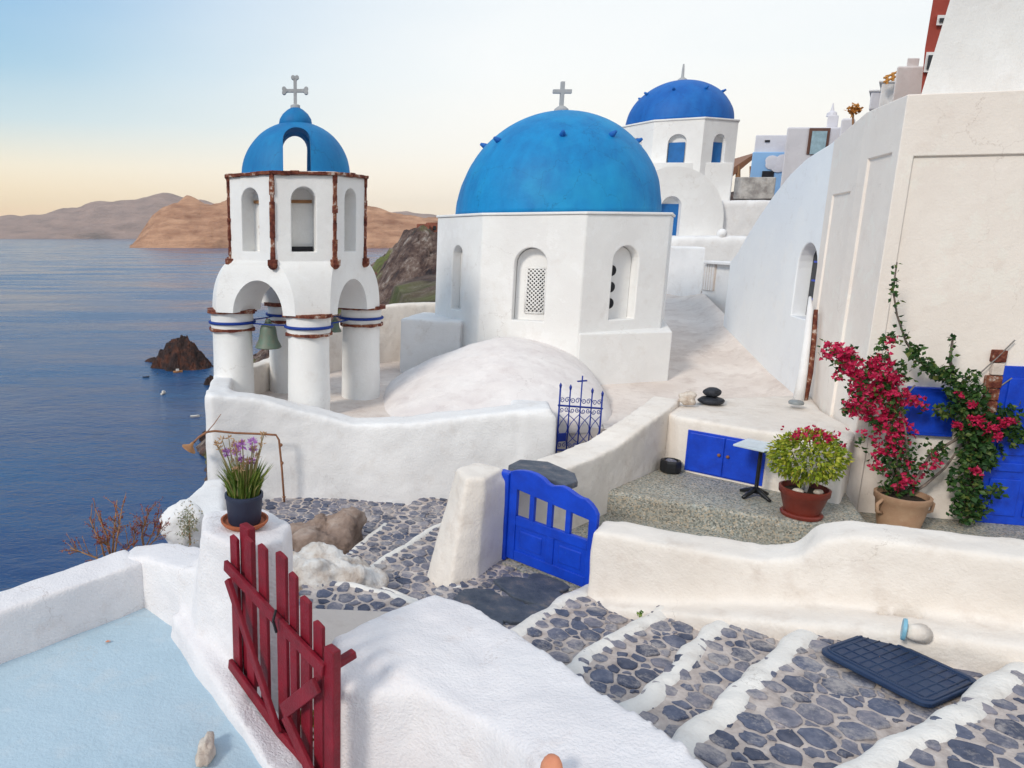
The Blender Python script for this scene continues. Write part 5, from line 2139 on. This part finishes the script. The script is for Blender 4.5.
SL = -.14     # slight sag of the rails
for i, s in enumerate((.02, .20, .40, .60, .79)):
    ztop = (-2.24, -2.28, -2.09, -2.36, -2.42)[i]
    rb = MB().tube([ip(s, -3.42), ip(s, ztop)], .014 if i in (0, 4) else .011, 8)
    if i in (0, 1, 3, 4):
        rb.tube([ip(s, ztop - .01), ip(s, ztop + .03), ip(s, ztop + .07)], [.016, .022, .003], 8)
    rb.build('bar', M['iron_blue'], ig, smooth=True)
MB().box((ip(.40, -2.18).x, ip(.40, -2.18).y, -2.17), (.17, .016, .022), rz=math.atan2(idr.y, idr.x)).build('cross_arm', M['iron_blue'], ig)
for z in (-2.52, -3.22):
    MB().tube([ip(.0, z), ip(.81, z + SL * .8)], .015, 8).build('rail', M['iron_blue'], ig)
mb = MB()


def scroll(c_s, c_z, r, sx_, sz_):
    pts = []
    for k in range(22):
        a = k / 21 * 2.6 * PI
        rr = r * (1 - .72 * k / 21)
        pts.append(ip(c_s + sx_ * rr * math.cos(a), c_z + sz_ * rr * math.sin(a)))
    mb.tube(pts, .006, 5)


for i, s in enumerate((.11, .30, .50, .70)):
    zz = -2.52 + SL * s
    for sx_ in (-1, 1):
        scroll(s + sx_ * .045, zz + .09, .045, sx_, 1)
        scroll(s + sx_ * .045, zz - .06, .04, sx_, -1)
        scroll(s + sx_ * .045, zz - .70 + .08, .04, sx_, 1)
        scroll(s + sx_ * .045, zz - .70 - .07, .035, sx_, -1)
for s0, s1 in ((.02, .20), (.20, .40), (.40, .60), (.60, .79)):
    zz = -2.52 + SL * s0
    n = 10
    for fl in (0, 1):
        pts = []
        for k in range(n + 1):
            t = k / n
            w_ = math.sin(t * PI)
            s = (s0 + (s1 - s0) * w_ * .95) if fl == 0 else (s1 - (s1 - s0) * w_ * .95)
            pts.append(ip(s, zz - .14 - .46 * t))
        mb.tube(pts, .006, 5)
mb.build('scrollwork', M['iron_blue'], ig, smooth=True)
q = ip(.10, -3.03)
MB().box(q, (.15, .03, .13), rz=math.atan2(idr.y, idr.x)).build('lock_plate', M['iron_blue'], ig, bevel=.005)

# ================================================================== FOREGROUND
# big rounded wall in front
hump = [(0.0, 4.0), (.22, 4.27), (.48, 4.53), (.75, 4.74), (1.0, 4.55), (1.22, 4.02), (1.39, 3.42), (1.56, 2.85), (1.72, 2.2), (1.8, 1.6), (1.02, 1.5), (.96, 2.5), (.90, 2.92), (.78, 3.22), (.46, 3.50), (.03, 3.56)]
hz = lambda x, y: -2.50 + max(0, min(1, (4.4 - y) / 1.9)) * .36 - (.15 if (x, y) in hump[10:] else 0)
mb = MB().prism(hump, -4.6, hz)
o = mb.build('front_wall', M['white_rough'])
soften(o, .028, 14, .05, .4)
tag(o, 'broad rounded whitewashed wall in the bottom foreground right of the red gate', 'wall')
# low ground on the near side of that wall
mb = MB().prism([(.1, 3.5), (.5, 3.5), (.95, 3.1), (1.1, 1.2), (-.6, 1.2), (-.3, 3.2)], -5, -3.3)
tag(mb.build('ground', M['white_rough']), kind='structure')

# pale blue terrace floor
mb = MB().prism([(-1.55, 5.5), (-2.6, 4.55), (-3.6, 3.4), (-3.6, .8), (.6, .8), (.1, 3.2), (-.5, 4.3), (-1.15, 5.1)], -4.6, -3.0)
tag(mb.build('terrace_floor', M['blue_floor']), kind='structure')
# parapet towards the sea
pv = wall_mb([(-1.62, 5.52, -5, -2.60), (-2.0, 5.15, -5, -2.60), (-2.45, 4.72, -5, -2.60), (-3.2, 4.0, -5, -2.60), (-4.6, 2.6, -5, -2.6)], .34)
o = pv.build('terrace_parapet', M['white_rough'])
soften(o, .028, 9, .045, .4)
tag(o, 'low rounded whitewashed parapet between the pale blue terrace and the sea', 'parapet')
# pedestal with its sloping shoulders and kerb
mb = MB()
mb.add([(-1.35, 5.25, -4.6), (-1.15, 4.75, -4.6), (-.62, 4.15, -4.6), (-.22, 4.35, -4.6), (-.2, 5.0, -4.6), (-.7, 5.6, -4.6),
        (-.95, 5.08, -2.04), (-.89, 4.62, -2.0), (-.60, 4.36, -2.0), (-.31, 4.44, -2.0), (-.28, 4.82, -2.02), (-.52, 5.22, -2.06)],
       [(5, 4, 3, 2, 1, 0), (6, 7, 8, 9, 10, 11)] + [(i, (i + 1) % 6, 6 + (i + 1) % 6, 6 + i) for i in range(6)])
# link from the parapet to the pedestal
wall_mb([(-1.72, 5.60, -5, -2.62), (-1.45, 5.55, -5, -2.56), (-1.15, 5.30, -5, -2.50), (-.8, 5.0, -5, -2.4)], [.34, .36, .44, .5], mb)
# kerb below the red gate
mb.add([(-1.34, 5.0, -4.6), (-1.02, 4.42, -4.6), (-.70, 3.86, -4.6), (-.32, 3.2, -4.6), (-.1, 2.8, -4.6), (.22, 3.3, -4.6), (-.05, 3.72, -4.6), (-.45, 4.2, -4.6), (-.5, 4.9, -4.6),
        (-1.22, 4.95, -2.80), (-.90, 4.42, -2.84), (-.58, 3.90, -2.90), (-.22, 3.28, -2.96), (.0, 2.9, -2.96), (.20, 3.3, -3.02), (-.03, 3.66, -3.0), (-.45, 4.18, -2.95), (-.5, 4.9, -2.8)],
       [tuple(range(9))[::-1], tuple(range(9, 18))] + [(i, (i + 1) % 9, 9 + (i + 1) % 9, 9 + i) for i in range(9)])
o = mb.build('pedestal_wall', M['white_rough'])
recalc(o)
soften(o, .026, 10, .04, .4)
tag(o, 'whitewashed pedestal wall carrying the flower pot, with a kerb below the red gate', 'wall')

# flower pot on the pedestal
pp = Vector((-.60, 4.72, -1.995))
fp = thing('potted_flower', 'lilac flowering grassy plant in a dark blue pot on a terracotta saucer', 'potted plant', pp)
MB().lathe([(.01, -.005), (.125, -.005), (.150, .012), (.165, .03), (.168, .045), (.155, .045), (.14, .022), (.01, .018)], pp, 36).build('saucer', M['terracotta'], fp, smooth=True, auto=50)
po = MB().lathe([(.01, .02), (.108, .02), (.115, .03), (.128, .20), (.134, .205), (.135, .232), (.122, .235), (.116, .20), (.01, .198)], pp, 36).build('pot', M['slate_pot'], fp, smooth=True, auto=50)
MB().lathe([(.01, .20), (.116, .203), (.116, .206), (.01, .212)], pp, 16).build('soil', M['soil'], fp)
mb = MB()
for k in range(470):
    a = rng.uniform(0, 6.28)
    r0 = .10 * math.sqrt(rng.random())
    b0 = pp + Vector((r0 * math.cos(a), r0 * math.sin(a), .205))
    L_ = rng.uniform(.12, .30)
    lean = rng.uniform(.1, .75)
    d0 = Vector((math.cos(a + rng.gauss(0, .5)) * lean * .55, math.sin(a + rng.gauss(0, .5)) * lean * .55, 1)).normalized()
    d1 = (d0 + Vector((math.cos(a), math.sin(a), 0)) * lean * .8).normalized()
    s_ = d0.cross(rvec()).normalized() * .005
    p1 = b0 + d0 * L_ * .55
    p2 = p1 + d1 * L_ * .45
    mb.add([b0 - s_, b0 + s_, p1 + s_, p1 - s_, p2], [(0, 1, 2, 3), (3, 2, 4)])
mb.build('leaves', M['grassleaf'], fp)
for k in range(32):
    a = rng.uniform(0, 6.28)
    r0 = .07 * math.sqrt(rng.random())
    b0 = pp + Vector((r0 * math.cos(a), r0 * math.sin(a), .21))
    tip = b0 + Vector((math.cos(a) * rng.uniform(.0, .15), math.sin(a) * rng.uniform(0, .1), rng.uniform(.22, .46)))
    mid_ = (b0 + tip) / 2 + Vector((0, 0, .02))
    stk = MB().tube([b0, mid_, tip], .0032, 5).build('flower_stalk', M['stalk'], fp)
    purple = k % 4 == 0
    hd = MB()
    for j in range(26 if purple else 15):
        d = (rvec() + Vector((0, 0, .5))).normalized()
        leaf(hd, tip + d * .006, d, rvec(), rng.uniform(.026, .044) if purple else rng.uniform(.018, .036), .017 if purple else .011)
    hd.build('blossom' if purple else 'dry_head', M['purple'] if purple else M['drybud'], stk)

# ------------------------------------------------------------------ red gate
ra, rb_ = Vector((-.62, 4.25, 0)), Vector((-.02, 3.42, 0))
rd = (rb_ - ra).normalized()
rn = Vector((-rd.y, rd.x, 0))
rg = thing('red_gate', 'weathered dark red picket gate standing ajar beside the pale blue terrace', 'gate', (-.62, 4.25, -3.0))


def rboard(mb, s0, z0, s1, z1, w_, t, off):
    a = ra + rd * s0 + rn * off + Vector((0, 0, z0))
    b_ = ra + rd * s1 + rn * off + Vector((0, 0, z1))
    d = (b_ - a).normalized()
    side = d.cross(rn).normalized()
    v_ = [a + side * sx_ * w_ / 2 + rn * sy_ * t / 2 for sx_, sy_ in ((-1, -1), (1, -1), (1, 1), (-1, 1))]
    v2 = [b_ + side * sx_ * w_ / 2 + rn * sy_ * t / 2 for sx_, sy_ in ((-1, -1), (1, -1), (1, 1), (-1, 1))]
    mb.add(v_ + v2, [(3, 2, 1, 0), (4, 5, 6, 7), (0, 1, 5, 4), (1, 2, 6, 5), (2, 3, 7, 6), (3, 0, 4, 7)])
    return mb


gbpost = rboard(MB(), .06, -2.95, .06, -1.80, .115, .06, .075)
gbpost.build('gate_post', M['red_wood'], rg, bevel=.012)
pk = [(-.02, -2.98, -1.90, .075), (.17, -3.03, -1.845, .072), (.345, -3.07, -1.83, .075), (.56, -3.14, -1.80, .085), (.685, -3.12, -1.875, .06), (.80, -3.14, -1.97, .075), (.93, -3.16, -2.06, .07)]
for s, z0, z1, w_ in pk:
    w_ *= 1.22
    lean_ = rng.uniform(-.008, .008)
    mb = rboard(MB(), s, z0, s + lean_, z1, w_, .024, .022)
    # bevelled pointed head
    a = ra + rd * (s + lean_) + rn * .022 + Vector((0, 0, z1))
    side = rd
    v_ = [a - side * w_ / 2 - rn * .012, a + side * w_ / 2 - rn * .012, a + side * w_ / 2 + rn * .012, a - side * w_ / 2 + rn * .012, a - side * w_ * .12 + Vector((0, 0, .025)), a + side * w_ * .2 + Vector((0, 0, .022))]
    mb.add(v_, [(0, 1, 5, 4), (2, 3, 4, 5), (1, 2, 5), (3, 0, 4)])
    mb.build('picket', M['red_wood'], rg, bevel=.004)
rboard(MB(), 1.06, -3.2, 1.06, -2.13, .085, .055, .015).build('stile', M['red_wood'], rg, bevel=.008)
rboard(MB(), -.08, -2.10, 1.03, -2.27, .075, .03, -.016).build('rail', M['red_wood'], rg, bevel=.006)
rboard(MB(), -.06, -2.80, 1.02, -3.03, .075, .03, -.016).build('rail', M['red_wood'], rg, bevel=.006)
rboard(MB(), .0, -2.16, .60, -2.90, .06, .028, -.046).build('brace', M['red_wood'], rg, bevel=.005)
rboard(MB(), 1.0, -2.36, .66, -2.72, .085, .028, -.046).build('brace', M['red_wood'], rg, bevel=.005)
rboard(MB(), .68, -2.74, 1.02, -3.0, .085, .028, -.047).build('brace', M['red_wood'], rg, bevel=.005)
lt = MB()
a = ra + rd * 1.06
lt.box((a.x + .07, a.y + .04, -2.22), (.15, .045, .045), rz=R(33), ry=R(-12))
lt.build('latch_bar', M['red_wood'], rg, bevel=.008)
hb = ra + rd * .60 + rn * .0
MB().tube([hb + rn * -.05 + Vector((0, 0, -2.10)), hb + rn * -.07 + Vector((0, 0, -2.16)), hb + rn * -.05 + Vector((0, 0, -2.24))], .009, 6).build('wire_tie', M['black'], rg)

# weeds at the foot of the red gate and elsewhere
def weed(label, p, n, r, h, lmin=.025, lmax=.045):
    p = Vector(p)
    t = thing('weed', label, 'weed', p, 'weeds in cracks')
    mb, sb_ = MB(), MB()
    for k in range(max(3, n // 14)):
        a = rng.uniform(0, 6.28)
        tip = p + Vector((math.cos(a) * r * .7, math.sin(a) * r * .7, h * rng.uniform(.6, 1)))
        sb_.tube([p, (p + tip) / 2 + Vector((0, 0, .02)), tip], .003, 5)
        for j in range(14):
            q = p + (tip - p) * rng.uniform(.2, 1) + rvec() * r * .3
            leaf(mb, q, rvec() + Vector((0, 0, .3)), rvec(), rng.uniform(lmin, lmax), rng.uniform(.018, .03))
    sb_.build('stem', M['weed'], t)
    mb.build('foliage', M['weed'], t)


weed('bright green weed growing behind the lower pickets of the red gate', P(318, 750, 3.72), 130, .07, .28)
weed('little green weed showing through the middle of the red gate', P(300, 724, 3.95), 60, .05, .12)
weed('tiny green weed between the pedestal and the whitewashed boulder', P(297, 562, 7.9), 50, .07, .10)
weed('tiny weed in the crack at the foot of the low wall by the stairs', G(640, 617, -3.45), 30, .03, .06, .015, .025)

# stone and leaf on the terrace floor, clay piece on the front wall
pp = G(206, 752, -2.97)
pebble('rough_stone', 'rough pale stone lying on the blue terrace floor below the red gate', 'rock', (pp.x, pp.y, -2.955), (.055, .11, .06), M['palerock'], 22, .5)
mb = MB()
pp = G(105, 642, -2.99)
leaf(mb, pp, Vector((1, .2, .08)), Vector((0, 0, 1)), .045, .03)
tag(mb.build('fallen_leaf', M['clay']), 'small orange leaf fallen on the pale blue terrace floor', 'leaf')
pp = G(552, 770, -2.25)
o = MB().sphere((pp.x, pp.y, pp.z - .03), (.05, .06, .10), 18, 12, .2, 5, 1.3).build('clay_stub', M['clay'], smooth=True)
tag(o, 'orange clay stub poking up at the bottom edge of the front white wall', 'clay stub')

# ------------------------------------------------------------------ outdoor shower on the retaining wall
sh = thing('shower', 'old brass outdoor shower head on a thin rusty pipe against the white wall', 'shower', P(283, 508, 10.7))
pts = [P(285, 512, 10.75), P(282, 470, 10.72), P(279, 440, 10.70), P(276, 435, 10.68), P(262, 434, 10.65), P(235, 433, 10.6), P(215, 431, 10.55), P(207, 432, 10.5), P(199, 437, 10.45), P(192, 444, 10.4)]
MB().tube(pts, .017, 8).build('pipe', M['rust'], sh, smooth=True)
for q in (P(281, 445, 10.705), P(282, 463, 10.715), P(284, 497, 10.74)):
    MB().sphere(q, .028, 8, 6).build('bracket', M['rust'], sh, smooth=True)
e_ = pts[-1]
dq = Vector((-.55, -.1, -.83)).normalized().to_track_quat('Z', 'Y').to_matrix()
MB().lathe([(.02, -.03), (.03, .02), (.08, .06), (.115, .085), (.115, .10), (.01, .10)], e_, 18, dq).build('shower_head', M['timber'], sh, smooth=True, auto=50)
MB().tube([P(207, 432, 10.5), P(214, 424, 10.5), P(221, 414, 10.52)], [.008, .008, .005], 6).build('wire', M['rust'], sh)

# twigs behind the parapet
def shrub(label, base, tips, seed, r0=.012):
    r_ = random.Random(seed)
    t = thing('dry_shrub', label, 'shrub', base, 'dry shrubs behind the parapet')
    st_, bu = MB(), MB()
    for tip in tips:
        b0, tp = Vector(base) + Vector((r_.uniform(-.05, .05), r_.uniform(-.05, .05), 0)), Vector(tip)
        mid_ = (b0 + tp) / 2 + Vector((r_.uniform(-.05, .05), r_.uniform(-.05, .05), .03))
        st_.tube([b0, mid_, tp], [r0, r0 * .7, r0 * .35], 6)
        for k in range(13):
            f = r_.uniform(.4, 1)
            p = (b0 + (mid_ - b0) * f * 2) if f < .5 else mid_ + (tp - mid_) * (f - .5) * 2
            d = (tp - b0).normalized() + Vector((r_.gauss(0, .6), r_.gauss(0, .6), r_.gauss(.1, .5)))
            d.normalize()
            L_ = r_.uniform(.05, .2)
            st_.tube([p, p + d * L_ * .5 + Vector((0, 0, .008)), p + d * L_], [r0 * .35, r0 * .25, r0 * .15], 4)
            for j in range(10):
                q = p + d * L_ * r_.uniform(.4, 1.05)
                dd = Vector((r_.gauss(0, 1), r_.gauss(0, 1), r_.gauss(0, 1))).normalized()
                leaf(bu, q, dd, Vector((r_.gauss(0, 1), r_.gauss(0, 1), r_.gauss(0, 1))), r_.uniform(.012, .026), .010)
    st_.build('branches', M['twig'], t, smooth=True)
    bu.build('buds', M['redbud'], t)


YS = 6.0
shrub('dry reddish twiggy shrub rising behind the left white parapet', P(112, 575, YS), [P(90, 520, YS), P(95, 508, YS), P(117, 500, YS), P(122, 508, YS - .1), P(70, 548, YS), P(105, 540, YS - .1), P(130, 545, YS)], 1)
shrub('smaller reddish twig shrub close to the whitewashed rock behind the parapet', P(140, 560, YS + .2), [P(150, 510, YS + .2), P(158, 515, YS + .2), P(145, 520, YS + .2), P(135, 530, YS + .2), P(162, 528, YS + .2)], 2, .009)
# whitewashed rock with succulents beyond the parapet and the little white house below
o = MB().sphere(P(184, 528, 7.0), (.22, .2, .28), 30, 20, .3, 3, 1.8).build('white_rock', M['white'], smooth=True)
tag(o, 'whitewashed rock lump behind the parapet left of the flower pot', 'rock')
t = thing('succulent', 'pale grey green trailing succulent with dry tips on the whitewashed rock', 'plant', P(190, 540, 6.7))
mb = MB()
for k in range(420):
    q = P(189 + rng.gauss(0, 5), 524 + rng.gauss(0, 9), 6.7 + rng.uniform(-.08, .08))
    leaf(mb, q, rvec(), rvec(), rng.uniform(.02, .045), rng.uniform(.012, .02))
mb.build('foliage', M['pale_leaf'], t)
MB().tube([P(190, 545, 6.75), P(189, 520, 6.72)], .01, 5).build('stem', M['twig'], t)
h5 = thing('house', 'little white house part with a blue shutter below the flower pot', 'house', P(205, 540, 8.6))
mb = MB()
mb.prism([(P(178, 520, 9.4).x, 9.4), (P(224, 520, 8.4).x, 8.4), (P(226, 520, 10.4).x, 10.4), (P(208, 500, 10.4).x, 10.4)], -6, lambda x, y: P(205, 497, 9.6).z if y > 9.6 else P(195, 516, 9.0).z)
soften(mb.build('wall', M['white'], h5), .05, 5, .05)
mb = MB()
pbox(mb, 204, 518, 214, 528, 8.2, .05)
mb.build('shutter', M['shutter_blue'], h5)
mb = MB()
pbox(mb, 197, 517, 202, 522, 8.3, .05)
mb.build('shutter', M['shutter_blue'], h5)


# ------------------------------------------------------------------ boats
def boat(u, v, L_, ang, mat, label, cabin=True):
    p = G(u, v, SEA)
    t = thing('boat', label, 'boat', p, 'boats in the bay')
    rings = []
    for k in range(9):
        s = k / 8
        w_ = .34 * L_ * .5 * (1 - max(0, (s - .45) / .55) ** 2) * (.8 + .2 * min(1, s * 4))
        w_ = max(w_, .02)
        x = (s - .5) * L_
        sh_ = .08 * L_ * s * s
        rings.append([Vector((x, -w_ * .6, -.1)), Vector((x, -w_, .16 * L_ + sh_)), Vector((x, -w_ * .85, .165 * L_ + sh_)), Vector((x, 0, .10 * L_ + sh_ * .8)), Vector((x, w_ * .85, .165 * L_ + sh_)), Vector((x, w_, .16 * L_ + sh_)), Vector((x, w_ * .6, -.1))])
    m = Matrix.Rotation(R(ang), 3, 'Z')
    mb = MB().loft([[m @ q + p for q in r_] for r_ in rings])
    recalc(mb.build('hull', mat, t))
    if cabin:
        MB().box(p + m @ Vector((-.05 * L_, 0, .27 * L_)), (.32 * L_, .22 * L_, .26 * L_), rz=R(ang)).build('cabin', M['boatwhite'], t, bevel=.08)


boat(178, 372.5, 6.2, 20, M['boatorange'], 'tiny orange boat moored close under the islet')
boat(163.5, 394, 5.0, 75, M['boatwhite'], 'small pale boat lying alone in the middle of the bay', True)
boat(195, 417, 4.6, 5, M['boatwhite'], 'low white dinghy floating nearest to the bell tower', False)
boat(146, 377.5, 4.2, 10, M['boatdark'], 'dark low boat left of the islet in pale water', False)
boat(157.5, 374, 2.2, 80, M['boatdark'], 'very small dark skiff between the islet and the other boats', False)

# ruined red building on top of the rocky headland
pr_ = P(432, 226, 352)
t = thing('ruin', 'ruined reddish stone building on top of the rocky headland', 'ruin', (pr_.x, pr_.y, pr_.z - 6))
mb = MB()
mb.prism([(P(417, 226, 350).x, 350), (P(429, 226, 350).x, 350), (P(429, 226, 350).x + 1, 360), (P(417, 226, 350).x + 1, 360)], P(420, 250, 350).z, P(420, 224, 350).z)
mb.prism([(P(427, 226, 354).x, 354), (P(448, 226, 354).x, 354), (P(448, 226, 354).x + 1, 366), (P(427, 226, 354).x + 1, 366)], P(420, 250, 350).z, P(420, 222.5, 354).z)
M['ruin'] = rock('ruin_stone', [(.3, (.14, .045, .03)), (.6, (.34, .12, .08)), (.75, (.45, .25, .18))], .5, .8, .3)
mb.build('wall', M['ruin'], t)
pbw = MB()
pbox(pbw, 433, 226, 436, 230, 353.7, .4)
pbw.build('window', M['dark'], t)

# ------------------------------------------------------------------ haze
hm = bpy.data.materials.new('haze')
hm.use_nodes = True
nt = hm.node_tree
nt.nodes.clear()
out_ = nt.nodes.new('ShaderNodeOutputMaterial')
pvn = nt.nodes.new('ShaderNodeVolumePrincipled')
pvn.inputs['Color'].default_value = (.96, .90, .86, 1)
pvn.inputs['Density'].default_value = 2.5e-5
pvn.inputs['Anisotropy'].default_value = .2
nt.links.new(pvn.outputs[0], out_.inputs['Volume'])
mb = MB()
mb.box((0, 8000, 500), (70000, 32000, 1190))
hz_ = mb.build('haze', hm)
tag(hz_, kind='stuff')
